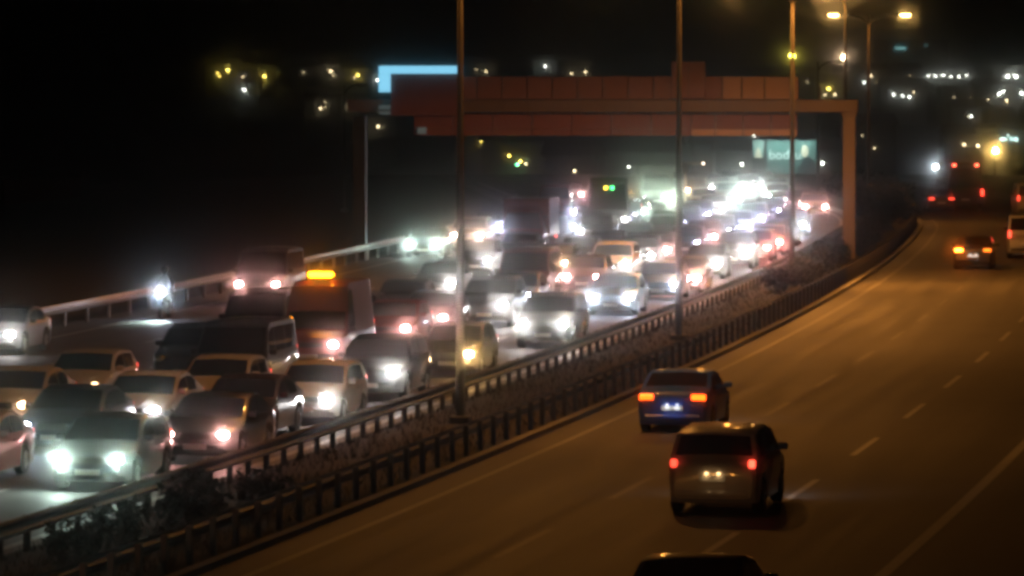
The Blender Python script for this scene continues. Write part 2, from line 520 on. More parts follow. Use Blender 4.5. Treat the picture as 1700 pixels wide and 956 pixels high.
# ------------------------------------------------------------------ sign gantry
def gantry():
    D = 236.0
    a = heading(D)
    leg = at_depth(1410, 300, D)
    root = empty('sign_gantry', (leg.x, D, 0), -a)
    tag(root, 'rusty brown overhead sign gantry seen from behind, spanning the jam', 'gantry')
    k = D / FPX
    def X(px):
        return (px - 1410) * k / math.cos(a)
    def Z(py):
        return CAMZ - (py - HORIZON) * k
    put('column', MB().box(-0.29, 0.29, -0.3, 0.3, 0.0, Z(193), 0.02).mesh('column', M_BEAM), root)
    xl = X(592)
    put('column', MB().box(xl - 0.3, xl + 0.3, 0.2, 0.8, -2.0, Z(193), 0.02).mesh('column', M_BLACK), root)  # left column coloured near black to stand in for unlit darkness
    cap = MB().box(-0.34, 0.34, -0.36, 0.36, Z(193) + 0.002, Z(188) + 0.05, 0.02).mesh('column_cap', M_BEAM)
    put('column_cap', cap, root)
    put('cross_beam', MB().box(xl - 0.45, 0.40, -0.42, 0.42, Z(188) + 0.055, Z(165), 0.03).mesh('cross_beam', M_BEAM), root)
    # upper row of panels
    edges = [1328]
    for w in (14, 42, 38, 32, 30):
        edges.append(edges[-1] - w)
    while edges[-1] > 690:
        edges.append(edges[-1] - 42)
    for i in range(len(edges) - 1):
        x1, x0 = X(edges[i]) - 0.03, X(edges[i + 1]) + 0.03
        j = random.uniform(-0.02, 0.02)
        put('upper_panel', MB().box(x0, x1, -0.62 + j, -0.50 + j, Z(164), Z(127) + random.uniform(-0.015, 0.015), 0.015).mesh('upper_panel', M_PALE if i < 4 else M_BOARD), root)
        put('panel_rib', MB().box(x0 - 0.04, x0 + 0.02, -0.48, -0.43, Z(190), Z(128)).mesh('panel_rib', M_BEAM), root)
    # lower row of panels
    lo = [1326, 1282, 1236, 1190, 1150]
    while lo[-1] > 690:
        lo.append(lo[-1] - 66)
    for i in range(len(lo) - 1):
        x1, x0 = X(lo[i]) - 0.025, X(lo[i + 1]) + 0.025
        j = random.uniform(-0.015, 0.015)
        put('lower_panel', MB().box(x0, x1, -0.60 + j, -0.50 + j, Z(214), Z(190), 0.012).mesh('lower_panel', M_BOARD2), root)
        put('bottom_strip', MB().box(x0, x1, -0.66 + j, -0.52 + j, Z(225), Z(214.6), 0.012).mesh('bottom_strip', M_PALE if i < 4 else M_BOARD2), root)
    # equipment box
    bx = put('equipment_box', MB().box(X(1119), X(1174), -0.98, -0.66, Z(163), Z(102), 0.03).mesh('equipment_box', M_BOARD), root)
    put('door_seam', MB().box(X(1146), X(1148), -0.995, -0.982, Z(160), Z(106)).mesh('door_seam', M_BEAM), bx)
    # walkway rail on top of the beam, behind
    for px in range(700, 1400, 60):
        put('handrail_post', MB().box(X(px) - 0.025, X(px) + 0.025, 0.34, 0.39, Z(165), Z(165) + 0.55).mesh('handrail_post', M_BEAM), root)
    # lit sign edge
    led = glow('cyan_sign_light', (0.26, 0.72, 1.0), 1.05)
    dim = glow('dim_sign_light', (0.35, 0.6, 0.62), 0.10, False)
    put('light_strip', MB().box(X(632), X(771), -1.10, -0.72, Z(122), Z(109), 0.03).mesh('light_strip', led), root)
    put('light_strip', MB().box(X(632), X(651), -1.10, -0.72, Z(153), Z(122.4), 0.02).mesh('light_strip', led), root)
    put('light_strip', MB().box(X(632), X(650), -1.08, -0.74, Z(182), Z(175), 0.02).mesh('light_strip', dim), root)
    put('light_strip', MB().box(X(632), X(650), -1.08, -0.74, Z(190), Z(185.5), 0.02).mesh('light_strip', dim), root)
    put('board_body', MB().box(X(651.5), X(771), -1.02, -0.74, Z(192), Z(122.4), 0.02).mesh('board_body', M_BOARD2), root)
    put('reflector', MB().box(X(696), X(710), -0.9, -0.7, Z(222), Z(212), 0.01).mesh('reflector', dim), root)  # reflected shine set as a faint glow of its own
gantry()

# ------------------------------------------------------------------ vehicles
def lerp_profile(pts, s):
    if s <= pts[0][0]:
        return pts[0][1]
    for (a, za), (b, zb) in zip(pts, pts[1:]):
        if s <= b:
            return za + (zb - za) * (s - a) / (b - a)
    return pts[-1][1]

TYPES = {
    'hatchback': dict(L=4.05, W=1.76, top=[(0, .60), (.05, .70), (.35, .80), (.95, .95), (1.75, 1.41), (2.3, 1.48), (3.2, 1.44), (3.45, 1.40), (3.88, 1.0), (4.0, .92), (4.05, .84)],
                      ws=(.98, 1.74), rw=(3.46, 3.86), side=(1.35, 3.35), wheel=.31, wx=(.80, 3.30), bottom=.20, light=(.66, .125, .095), tail=(.92, .08, .11)),
    'sedan': dict(L=4.50, W=1.80, top=[(0, .58), (.05, .69), (.4, .80), (1.08, .93), (1.98, 1.37), (2.6, 1.44), (3.1, 1.40), (3.9, 1.05), (4.35, 1.0), (4.45, .93), (4.5, .82)],
                  ws=(1.11, 1.97), rw=(3.12, 3.86), side=(1.55, 3.45), wheel=.32, wx=(.86, 3.55), bottom=.19, light=(.65, .13, .09), tail=(.86, .17, .07)),
    'suv': dict(L=4.45, W=1.86, top=[(0, .74), (.05, .86), (.3, .96), (1.0, 1.08), (1.68, 1.58), (2.3, 1.68), (3.6, 1.64), (4.0, 1.58), (4.28, 1.12), (4.40, 1.04), (4.45, .95)],
                ws=(1.03, 1.67), rw=(4.01, 4.26), side=(1.35, 3.85), wheel=.36, wx=(.85, 3.6), bottom=.24, light=(.80, .13, .095), tail=(1.02, .06, .075)),
    'van': dict(L=5.2, W=1.98, top=[(0, .80), (.05, .95), (.3, 1.05), (.75, 1.18), (1.45, 1.98), (1.8, 2.08), (4.7, 2.06), (4.95, 2.0), (5.12, 1.2), (5.16, 1.0), (5.2, .95)],
                ws=(.79, 1.43), rw=(4.96, 5.10), side=(1.2, 4.7), wheel=.34, wx=(.95, 4.15), bottom=.24, light=(.80, .13, .10), tail=(1.15, .06, .16)),
    'highvan': dict(L=5.6, W=2.0, top=[(0, .84), (.05, .98), (.3, 1.06), (.75, 1.14), (1.30, 1.74), (1.62, 2.42), (1.9, 2.56), (5.1, 2.56), (5.38, 2.48), (5.52, 1.3), (5.56, 1.0), (5.6, .95)],
                ws=(.78, 1.29), rw=(5.39, 5.50), side=(1.15, 2.2), wheel=.34, wx=(.95, 4.45), bottom=.26, light=(.80, .13, .10), tail=(1.15, .06, .16)),
    'bus': dict(L=9.5, W=2.46, top=[(0, .95), (.05, 1.08), (.10, 1.15), (.32, 2.85), (.55, 3.08), (9.1, 3.08), (9.35, 3.0), (9.45, 1.3), (9.48, 1.1), (9.5, 1.0)],
                ws=(.11, .315), rw=(9.36, 9.44), side=(.8, 9.0), wheel=.48, wx=(2.3, 7.2), bottom=.32, light=(.80, .14, .11), tail=(1.2, .10, .22)),
    'cab': dict(L=1.95, W=2.16, top=[(0, .95), (.05, 1.06), (.15, 1.2), (.55, 2.12), (.8, 2.30), (1.7, 2.32), (1.9, 2.28), (1.95, 2.2)],
                ws=(.17, .54), rw=None, side=(.62, 1.55), wheel=.40, wx=(1.0,), bottom=.42, light=(.80, .14, .11), tail=None),
}

def car_surfaces(t):
    L, W = t['L'], t['W']
    top, bottom = t['top'], t['bottom']
    belt0 = lerp_profile(top, t['ws'][0]) - 0.04
    def zt(s): return lerp_profile(top, s)
    def hw(s):
        f = 1.0
        e = s
        for a, b, f0, f1 in ((0, .06, .78, .86), (.06, .25, .86, .945), (.25, .7, .945, 1.0)):
            if e < b:
                f = f0 + (f1 - f0) * max(0, (e - a)) / (b - a); break
        r = L - s
        g = 1.0
        for a, b, f0, f1 in ((0, .05, .84, .91), (.05, .25, .91, .965), (.25, .8, .965, 1.0)):
            if r < b:
                g = f0 + (f1 - f0) * max(0, (r - a)) / (b - a); break
        if L > 8 or L < 2:
            f = 1 - (1 - f) * 0.45; g = 1 - (1 - g) * 0.35
        return W / 2 * f * g
    def zs(s): return min(belt0 + 0.03 * s / L, zt(s) - 0.05)
    def wt(s): return hw(s) - 0.025 - (0.26 if L < 5 else 0.12) * max(0.0, zt(s) - zs(s) - 0.05)
    def arch(s):
        z = bottom + (0.10 if s < .12 or s > L - .12 else 0)
        rr = t['wheel'] + 0.07
        for wx in t['wx']:
            q = rr * rr - (s - wx) ** 2
            if q > 0:
                z = max(z, t['wheel'] + math.sqrt(q))
        return min(z, zs(s) - 0.12)
    return zt, hw, zs, wt, arch

def car_meshes(kind):
    t = TYPES[kind]
    L, W = t['L'], t['W']
    zt, hw, zs, wt, arch = car_surfaces(t)
    st = set([0, .04, .10, .18, .28, L - .03, L - .08, L - .16, L - .28] + [s for s, _ in t['top']])
    for wx in t['wx']:
        rr = t['wheel'] + 0.07
        for k in range(9):
            st.add(round(wx - rr * math.cos(math.pi * k / 8), 4))
    st = sorted(s for s in st if 0 <= s <= L)
    k = [st[0]]
    for s in st[1:]:
        if s - k[-1] > 0.012:
            k.append(s)
    k[-1] = L
    v, f = [], []
    for s in k:
        x = L / 2 - s
        zb, h, zsh, w, z1 = arch(s), hw(s), zs(s), wt(s), zt(s)
        zm = max(zb + 0.05, (zb + zsh) / 2 + 0.04)
        half = [(0, zb), (h - .14, zb), (h - .035, zb + .02), (h, zm), (h - .012, zsh - .03), (h - .03, zsh), (w, z1 - .045), (w - .05, z1 - .010), (w * .45, z1 + .012)]
        ring = half + [(0, z1 + .018)] + [(-y, z) for (y, z) in reversed(half[1:])]
        v += [(x, y, z) for (y, z) in ring]
    n = len(ring)
    for j in range(len(k) - 1):
        for i in range(n):
            i2 = (i + 1) % n
            f.append((j * n + i, j * n + i2, (j + 1) * n + i2, (j + 1) * n + i))
    f.append(tuple(reversed(range(n))))
    f.append(tuple((len(k) - 1) * n + i for i in range(n)))
    out = {'body': mesh('body_' + kind, v, f, PAINTS['black'], 32)}
    def flip(me):
        return me
    # windscreen / rear window as thin proud panes
    def top_pane(s0, s1, inset, name):
        vv, ff = [], []
        a, b = s0 + (s1 - s0) * .06, s1 - (s1 - s0) * .05
        dz, dx = zt(s1) - zt(s0), -(s1 - s0)
        ln = math.hypot(dz, dx); nx, nz = dz / ln, -dx / ln
        if nz < 0: nx, nz = -nx, -nz
        for lift in (0.010, -0.01):
            for i in range(5):
                s = a + (b - a) * i / 4
                for q in range(7):
                    y = (wt(s) - inset) * (q - 3) / 3
                    zz = zt(s) + .018 - .03 * abs(q - 3) / 3
                    vv.append((L / 2 - s + nx * lift, y, zz + nz * lift))
        for i in range(4):
            for q in range(6):
                ff.append((i * 7 + q, i * 7 + q + 1, (i + 1) * 7 + q + 1, (i + 1) * 7 + q))
        m_ = 35
        rim = [q for q in range(7)] + [i * 7 + 6 for i in range(1, 5)] + [28 + q for q in range(5, -1, -1)] + [i * 7 for i in range(3, 0, -1)]
        for a_, b_ in zip(rim, rim[1:] + rim[:1]):
            ff.append((a_, b_, b_ + m_, a_ + m_))
        return mesh(name + '_' + kind, vv, ff, M_GLASS, 40)
    out['windscreen'] = top_pane(t['ws'][0], t['ws'][1], .075, 'windscreen')
    if t['rw']:
        out['rear_window'] = top_pane(t['rw'][0], t['rw'][1], .10, 'rear_window')
    # side windows
    sa, sb = t['side']
    if kind == 'bus':
        cuts = span(sa, sb, 7)
    elif kind in ('cab', 'highvan'):
        cuts = [sa, sb]
    elif kind == 'van':
        cuts = [sa, 2.0, 3.3, sb]
    else:
        mid = (sa + sb) / 2 + .05
        cuts = [sa, mid, sb]
    panes = []
    for sgn in (1, -1):
        for a, b in zip(cuts, cuts[1:]):
            vv, ff = [], []
            for lift in (0.010, -0.012):
                for i in range(5):
                    s = a + .04 + (b - a - .08) * i / 4
                    y0, z0, y1, z1 = hw(s) - .03, zs(s), wt(s), zt(s) - .045
                    for tq in (0.10, 0.86):
                        if L > 8: tq = 0.25 if tq < .5 else 0.84
                        vv.append((L / 2 - s, sgn * (y0 + (y1 - y0) * tq + lift), z0 + (z1 - z0) * tq))
            for i in range(4):
                ff.append((i * 2, i * 2 + 1, i * 2 + 3, i * 2 + 2))
            rim = [0, 2, 4, 6, 8, 9, 7, 5, 3, 1]
            for a_, b_ in zip(rim, rim[1:] + rim[:1]):
                ff.append((a_, b_, b_ + 10, a_ + 10))
            panes.append(mesh('side_window_' + kind, vv, ff, M_GLASS, 40))
    out['side_window'] = panes
    return out

def dome(a, b, depth, name, mat, seg=10):
    """forward-facing oval dome: y half-width a, z half-height b"""
    v, f = [(depth, 0, 0)], []
    for r, dx in ((.55, depth * .8), (1.0, 0.0)):
        for k in range(seg):
            an = 2 * math.pi * k / seg
            v.append((dx, a * r * math.cos(an), b * r * math.sin(an)))
    for k in range(seg):
        f.append((0, 1 + k, 1 + (k + 1) % seg))
        f.append((1 + k, 1 + seg + k, 1 + seg + (k + 1) % seg, 1 + (k + 1) % seg))
    return mesh(name, v, f, mat, 50)

def wheel_meshes(r, w, tag_):
    seg = 20
    ty = MB()
    prof = [(r * .62, -w / 2), (r * .90, -w / 2), (r, -w * .36), (r, w * .36), (r * .90, w / 2), (r * .62, w / 2)]
    for k in range(seg):
        an = 2 * math.pi * k / seg
        ty.v += [(q * math.cos(an), y, q * math.sin(an)) for q, y in prof]
    n = len(prof)
    for k in range(seg):
        k2 = (k + 1) % seg
        for i in range(n - 1):
            ty.f.append((k * n + i, k * n + i + 1, k2 * n + i + 1, k2 * n + i))
    rm = MB()
    for yy in (-1, 1):
        rm.tube([(0, yy * w * .42, 0), (0, yy * w * .30, 0)], [r * .63, r * .63], 20)
        for k in range(5):
            an = 2 * math.pi * k / 5
            c, s = math.cos(an), math.sin(an)
            rm.tube([(c * r * .08, yy * w * .46, s * r * .08), (c * r * .60, yy * w * .44, s * r * .60)], [r * .10, r * .08], 5)
    return ty.mesh('tyre_' + tag_, M_TYRE, 40), rm.mesh('rim_' + tag_, M_RIM, 40)

PROTO = {}
def proto(kind):
    if kind in PROTO:
        return PROTO[kind]
    t = TYPES[kind]
    L, W = t['L'], t['W']
    zt, hw, zs, wt, arch = car_surfaces(t)
    p = car_meshes(kind)
    p['tyre'], p['rim'] = wheel_meshes(t['wheel'], .22 if W < 2.1 else .28, kind)
    lz, la, lb = t['light']
    p['housing'] = dome(la * 1.18, lb * 1.22, .05, 'headlight_' + kind, M_CHROME)
    p['lens'] = dome(la, lb, .055, 'lens_' + kind, M_CHROME)
    if t['tail']:
        tz, ta, tb = t['tail']
        p['tail'] = MB().box(-.04, .04, -ta, ta, -tb, tb, .02).mesh('taillight_' + kind, M_CHROME)
    p['grille'] = MB().box(-.02, .02, -W * .20, W * .20, -.07, .07, .012).mesh('grille_' + kind, M_BLACK)
    p['plate'] = MB().box(-.012, .012, -.26, .26, -.057, .057, .004).mesh('number_plate_' + kind, M_PLATE)
    bw = hw(0)
    p['bumper'] = MB().box(-.06, .05, -bw * .97, bw * .97, -.07, .07, .035).mesh('bumper_' + kind, M_BLACK)
    p['mirror'] = MB().box(-.06, .07, -.10, .10, -.065, .075, .03).mesh('mirror_' + kind, M_BLACK)
    p['handle'] = MB().box(-.09, .09, -.012, .018, -.015, .015, .006).mesh('door_handle_' + kind, M_BLACK)
    PROTO[kind] = p
    return p

COOL, WHITE, WARM, PINK, MINT, VIOLET, GOLD, ROSE = (
    (.72, .82, 1.0), (1.0, .95, .93), (1.0, .60, .32), (1.0, .46, .42), (.74, 1.0, .88), (.62, .64, 1.0), (1.0, .58, .22), (1.0, .27, .23))

def body_parts(root, kind, colour, cx=0.0, heads=None, tails=None, hcol=WHITE, tcol=(1.0, .06, .03), tail_light=True):
    t = TYPES[kind]
    p = proto(kind)
    L, W = t['L'], t['W']
    zt, hw, zs, wt, arch = car_surfaces(t)
    pm = PAINTS[colour]
    put('body', p['body'], root, (cx, 0, 0), mat=pm)
    put('windscreen', p['windscreen'], root, (cx, 0, 0))
    if 'rear_window' in p:
        put('rear_window', p['rear_window'], root, (cx, 0, 0))
    for m_ in p['side_window']:
        put('side_window', m_, root, (cx, 0, 0))
    for wx in t['wx']:
        for s in (1, -1):
            w = put('wheel', p['tyre'], root, (cx + L / 2 - wx, s * (W / 2 - .13), t['wheel']))
            put('rim', p['rim'], w)
    lz, la, lb = t['light']
    for i, s in enumerate((1, -1)):         # s=+1: the driver's left
        s0 = .10
        h = put('headlight', p['housing'], root, (cx + L / 2 - .035, s * (hw(.08) - la - .03), lz), (0, 0, s * .10))
        pw = heads[i] if heads else 0
        put('lens', p['lens'], h, (.012, 0, 0), mat=glow('headlamp_lens', hcol, HEAD * pw) if pw > 0 else M_CHROME)
    if t['tail']:
        tz, ta, tb = t['tail']
        for i, s in enumerate((1, -1)):
            pw = tails[i] if tails else 0
            o = put('taillight', p['tail'], root, (cx - L / 2 + .03, s * (hw(L - .05) - ta - .02), tz))
            o.material_slots[0].link = 'OBJECT'
            o.material_slots[0].material = glow('tail_lens', tcol, TAIL * pw, tail_light)
    put('grille', p['grille'], root, (cx + L / 2 + .004, 0, lz - .02))
    put('number_plate', p['plate'], root, (cx + L / 2 + .058, 0, t['bottom'] + .20))
    put('bumper', p['bumper'], root, (cx + L / 2 - .002, 0, t['bottom'] + .19), mat=pm if kind in ('hatchback', 'sedan') else None)
    if kind != 'cab':
        put('bumper', p['bumper'], root, (cx - L / 2 + .025, 0, t['bottom'] + .19), (0, 0, math.pi), mat=pm if kind in ('hatchback', 'sedan', 'suv') else None)
        put('number_plate', p['plate'], root, (cx - L / 2 - .014, 0, {'bus': .75, 'sedan': .60, 'suv': .72}.get(kind, .70)))
    ms = t['ws'][0] + (.42 if kind not in ('bus', 'cab') else .10)
    for s in (1, -1):
        put('mirror', p['mirror'], root, (cx + L / 2 - ms, s * (hw(ms) + .07), zs(ms) + (.09 if kind not in ('bus', 'cab') else .65)), mat=pm if kind in ('hatchback', 'sedan', 'suv') else None)
        for q in (.52, .76):
            if kind in ('hatchback', 'sedan', 'suv'):
                sx = t['side'][0] + (t['side'][1] - t['side'][0]) * q
                put('door_handle', p['handle'], root, (cx + L / 2 - sx, s * (hw(sx) - .002), zs(sx) - .12))

CATS = {'hatchback': 'car', 'sedan': 'car', 'suv': 'car', 'van': 'van', 'highvan': 'van', 'bus': 'bus', 'truck': 'truck'}
GROUPS = {'jam': 'vehicles queuing towards the viewer', 'away': 'vehicles driving away on the right'}

def vehicle(name, kind, colour, pos, fwd, label, group, heads=None, tails=None, hcol=WHITE, tcol=(1, .06, .03), box=None):
    """pos: ground point under the bumper nearest the viewer; fwd: direction angle"""
    tt = TYPES['cab' if kind == 'truck' else kind]
    L = 6.6 if kind == 'truck' else tt['L']
    c, s = math.cos(fwd), math.sin(fwd)
    sg = -1 if group == 'jam' else 1
    root = empty(name, (pos.x + sg * c * L / 2, pos.y + sg * s * L / 2, 0.004), fwd)
    tag(root, label, CATS[kind], GROUPS[group])
    if kind != 'truck':
        body_parts(root, kind, colour, 0, heads, tails, hcol, tcol, group == 'away')
    else:
        body_parts(root, 'cab', colour, L / 2 - tt['L'] / 2, heads, None, hcol)
        put('chassis', MB().box(-L / 2 + .1, L / 2 - 1.2, -.45, .45, .55, .80, .02).mesh('chassis', M_BLACK), root)
        bx = put('cargo_box', MB().box(-L / 2, L / 2 - 2.06, -1.12, 1.12, .84, box or 2.9, .03).mesh('cargo_box', PAINTS[colour]), root)
        rib = MB().box(-.02, .02, -1.135, 1.135, .90, (box or 2.9) - .08).mesh('box_rib', M_BLACK)
        for q in span(-L / 2 + .3, L / 2 - 2.5, 4):
            put('box_rib', rib, bx, (q, 0, 0))
        for s_ in (1, -1):
            w = put('wheel', proto('cab')['tyre'], root, (-L / 2 + 1.3, s_ * .92, .40))
            put('rim', proto('cab')['rim'], w)
            pw = (tails or (1, 1))[0]
            put('taillight', MB().box(-.03, .03, -.14, .14, -.07, .07, .01).mesh('taillight', glow('tail_lens', tcol, TAIL * pw)), root, (-L / 2 - .02, s_ * .85, .75))
    return root

def jam(px, py, kind, colour, label, heads=(1, 1), hcol=WHITE, tails=(.5, .5), name=None, du=0, dd=0, **kw):
    z = TYPES['cab' if kind == 'truck' else kind]['light'][0]
    p = at_height(px, py, z)
    p.z = 0
    p.y += dd
    h = heading(p.y)
    fwd = -math.pi / 2 - h          # towards the viewer
    boost = 1.0 + max(0.0, min(1.2, (p.y - 150) / 130))     # made-up boost with distance, so small far lenses still bloom
    heads = tuple(q * boost for q in heads)
    names = {'hatchback': 'hatchback_car', 'sedan': 'sedan_car', 'suv': 'offroad_car', 'van': 'minibus_van', 'highvan': 'service_van', 'bus': 'coach_bus', 'truck': 'box_truck'}
    return vehicle(name or names[kind], kind, colour, p, fwd, label, 'jam', heads, tails, hcol, **kw)

def away(px, py, zref, kind, colour, label, tails=(1, 1), tcol=(1, .06, .03), name=None, u=None, heads=(.15, .15)):
    p = at_height(px, py, zref)
    p.z = 0
    if u is not None:
        p = road(p.y, u)
    fwd = math.pi / 2 - heading(p.y)
    names = {'hatchback': 'hatchback_car', 'sedan': 'sedan_car', 'suv': 'offroad_car', 'van': 'minibus_van', 'highvan': 'service_van', 'bus': 'coach_bus', 'truck': 'box_truck'}
    return vehicle(name or names[kind], kind, colour, p, fwd, label, 'away', heads, tails, WHITE, tcol)

# heads=(driver's left = right in the picture, driver's right = left in the picture)
# --- lane beside the median
jam(146, 763, 'hatchback', 'navy', 'dark car with the brightest mint white headlights at the lower left', (1.3, 2.6), MINT)
jam(324, 722, 'sedan', 'black', 'black car with two warm pink headlights, second along the guard rail', (.9, .8), PINK)
jam(382, 687, 'sedan', 'brown', 'dark brown car hidden behind the black car with pink headlights', (.9, .5), PINK)
jam(504, 662, 'hatchback', 'white', 'white car with orange lit bonnet close to the guard rail', (1.0, .3), WHITE)
jam(612, 617, 'suv', 'black', 'black off-road car with one white headlight beside the guard rail', (1.1, .0), WHITE)
jam(743, 588, 'hatchback', 'brown', 'dark car with one golden headlight behind the tall lamp post foot', (1.4, .0), GOLD)
jam(901, 537, 'suv', 'charcoal', 'dark grey off-road car with two white headlights left of an orange lit road patch', (1.0, 1.2), WHITE)
jam(1014, 494, 'sedan', 'black', 'dark car with violet white headlights right of an orange lit road patch', (1.2, 1.0), COOL)
jam(1130, 462, 'sedan', 'brown', 'car with clustered pink headlights beside the end of the lit rail', (1.4, .6), PINK)
jam(1168, 438, 'hatchback', 'charcoal', 'dark hatchback right behind the car with clustered pink headlights', (.9, .4), WHITE)
jam(1215, 417, 'suv', 'grey', 'grey car with white headlights above the pale lit road patch', (1.5, .8), WHITE)
jam(1272, 402, 'sedan', 'darkred', 'dark red car with a row of reddish headlights', (1.0, 1.2), ROSE)
jam(1314, 372, 'hatchback', 'black', 'small black car with one bluish headlight left of the gantry leg', (1.0, .0), COOL)
jam(1353, 343, 'hatchback', 'beige', 'pale car with pink headlights nearest the gantry leg', (.55, .45), PINK)
# --- second lane
w1 = road(104.6, -10.7)
vehicle('sedan_car', 'sedan', 'silver', w1, -math.pi / 2 - heading(105), 'silver car cut off by the left frame edge', 'jam', (.6, .6), (.6, .6))
jam(86, 707, 'sedan', 'navy', 'dark car with small blue and white headlights behind the brightest car', (.30, .7), COOL)
jam(213, 681, 'sedan', 'white', 'white car with orange lit bonnet behind the dark left cars', (.8, .0), WHITE)
jam(343, 651, 'hatchback', 'white', 'white car with an orange lit bonnet half hidden behind the black car', (.0, .0), WHITE)
jam(372, 619, 'van', 'black', 'black van with a tall dark windscreen and a pink headlight', (1.0, .0), PINK)
jam(513, 572, 'highvan', 'red', 'high roofed red van with a glowing orange beacon bar on top', (1.1, .9), PINK, name='recovery_van')
jam(641, 545, 'hatchback', 'red', 'red roofed car with a pink headlight left of the median lamp post', (1.0, .25), PINK)
jam(704, 527, 'sedan', 'black', 'black car with a pink headlight beside the red roofed car', (1.0, .0), PINK)
jam(804, 505, 'suv', 'charcoal', 'dark car with a cluster of white lights right of the tall lamp post', (1.2, .9), WHITE)
jam(865, 472, 'van', 'darkred', 'dark red van with one white headlight in the middle of the jam', (1.0, .0), WHITE)
jam(966, 460, 'hatchback', 'grey', 'grey car with pink and white headlights right of the dark red van', (.8, .9), PINK)
jam(1012, 439, 'suv', 'silver', 'silver car with a pale bonnet in the middle of the jam', (.8, .9), WHITE)
jam(1085, 415, 'sedan', 'brown', 'brown car with a pink headlight behind the silver car', (1.0, .3), PINK)
jam(1165, 393, 'hatchback', 'brown', 'brown hatchback with a single warm rose headlight', (.9, .0), PINK)
jam(1221, 375, 'sedan', 'charcoal', 'charcoal car with violet headlights left of the small black car', (.9, .7), VIOLET)
jam(1247, 361, 'hatchback', 'grey', 'grey hatchback with small violet and pink headlights', (.6, .5), VIOLET)
jam(1278, 349, 'sedan', 'black', 'black car with violet headlights below the billboard', (.9, .6), VIOLET)
jam(1293, 326, 'suv', 'white', 'car with dazzling white headlights below the billboard', (2.6, 3.6), MINT)
# --- third lane
t1 = at_height(-4, 675, .65)
jam(-4, 672, 'sedan', 'white', 'pale car cut by the left edge with lit yellow side', (.25, .2), WARM)
jam(118, 640, 'hatchback', 'white', 'white car with orange lit roof, farthest back of the left white cars', (.06, .06), WARM)
jam(412, 555, 'van', 'charcoal', 'dark van with one white headlight left of the red truck', (1.1, .0), WHITE)
jam(722, 470, 'sedan', 'black', 'black car with one white headlight above the red roofed car', (1.0, .0), WHITE)
jam(786, 432, 'hatchback', 'charcoal', 'charcoal hatchback with one white headlight left of the dark red van', (.9, .0), WHITE)
jam(1048, 398, 'sedan', 'grey', 'grey sedan with a violet headlight behind the silver car roof', (.6, .3), VIOLET)
jam(1100, 384, 'hatchback', 'charcoal', 'charcoal hatchback with weak pale headlights in the third lane', (.4, .3), WHITE)
jam(1133, 366, 'sedan', 'black', 'black sedan with white headlights below the lit post', (.8, .7), VIOLET)
jam(1158, 356, 'hatchback', 'grey', 'grey hatchback with violet white headlights below the lit post', (.7, .6), VIOLET)
jam(1185, 345, 'sedan', 'silver', 'silver sedan with white headlights left of the dazzling pair', (.8, .6), WHITE)
jam(1212, 324, 'suv', 'white', 'car with a dazzling pair of white headlights left of the billboard', (3.0, 1.2), MINT)
jam(1092, 471, 'hatchback', 'charcoal', 'charcoal hatchback with paired white headlights behind the violet lit car', (1.0, .8), COOL)
jam(1251, 411, 'hatchback', 'black', 'black hatchback with a rose headlight left of the dark red car', (.7, .5), ROSE)
jam(1295, 388, 'sedan', 'charcoal', 'charcoal sedan with one white headlight behind the dark red car', (.8, .3), WHITE)
jam(848, 491, 'sedan', 'navy', 'navy car with small white headlights below the dark red van', (.7, .8), COOL)
jam(1058, 424, 'hatchback', 'black', 'black hatchback with a small white headlight right of the silver car', (.7, .2), WHITE)
jam(1136, 404, 'sedan', 'navy', 'navy sedan with one violet headlight left of the rose lit hatchback', (.9, .2), VIOLET)
jam(1190, 383, 'sedan', 'grey', 'grey sedan with pale headlights behind the rose lit hatchback', (.7, .6), COOL)
jam(303, 596, 'suv', 'black', 'black unlit off-road car left of the black van', (.0, .0), WHITE)
jam(572, 530, 'sedan', 'black', 'black car with a faint headlight behind the high roofed red van', (.25, .0), WHITE)
jam(657, 507, 'hatchback', 'charcoal', 'charcoal hatchback with a small white light above the red roofed car', (.4, .1), COOL)
jam(915, 437, 'sedan', 'black', 'black sedan with gold and white lights right of the dark red van', (.8, .5), WARM)
jam(956, 424, 'hatchback', 'charcoal', 'charcoal hatchback with two small white lights left of the silver car', (.5, .6), WHITE)
jam(1001, 412, 'sedan', 'black', 'black sedan with faint white lights just above the silver car', (.5, .3), WHITE)
jam(1104, 374, 'sedan', 'charcoal', 'charcoal sedan with cool headlights under the greenish truck lights', (.7, .4), COOL)
jam(1331, 336, 'sedan', 'black', 'black sedan with pinkish headlights left of the pale car', (.9, .7), PINK)
jam(1170, 334, 'hatchback', 'silver', 'silver hatchback with white lights below the foot of the lit post', (.7, .7), WHITE)
# --- fourth and fifth lanes
jam(857, 417, 'sedan', 'black', 'black sedan with a faint headlight in front of the tall dark red truck', (.3, .0), PINK)
jam(972, 377, 'hatchback', 'navy', 'navy hatchback with bluish headlights left of the dark bus', (.8, .6), COOL)
jam(1052, 351, 'sedan', 'black', 'black sedan with pale lights right of the dark bus', (.4, .5), MINT)
jam(866, 397, 'truck', 'darkred', 'tall dark red truck with a pink headlight behind the dark red van', (1.1, .0), PINK, box=2.7)
jam(985, 384, 'suv', 'black', 'black off-road car with pale lights left of the silver car', (.5, .4), WHITE)
bus = jam(1008, 364, 'bus', 'green', 'dark bus with small green and yellow lights on its roof edge', (.25, .2), WHITE)
jam(1091, 329, 'truck', 'grey', 'truck with the largest greenish white headlights far in the jam', (2.2, 7.0), (.78, 1.0, .76), box=2.9)
jam(-16, 555, 'sedan', 'brown', 'dark car with one headlight and glittering side at the left edge', (.9, .0), WHITE)
jam(427, 472, 'van', 'charcoal', 'dark van with two pink headlights close to the pale guard rail', (.8, .8), PINK)
jam(702, 406, 'sedan', 'charcoal', 'dark car with two mint headlights mirrored on the road by the pale rail', (1.3, 1.1), MINT)
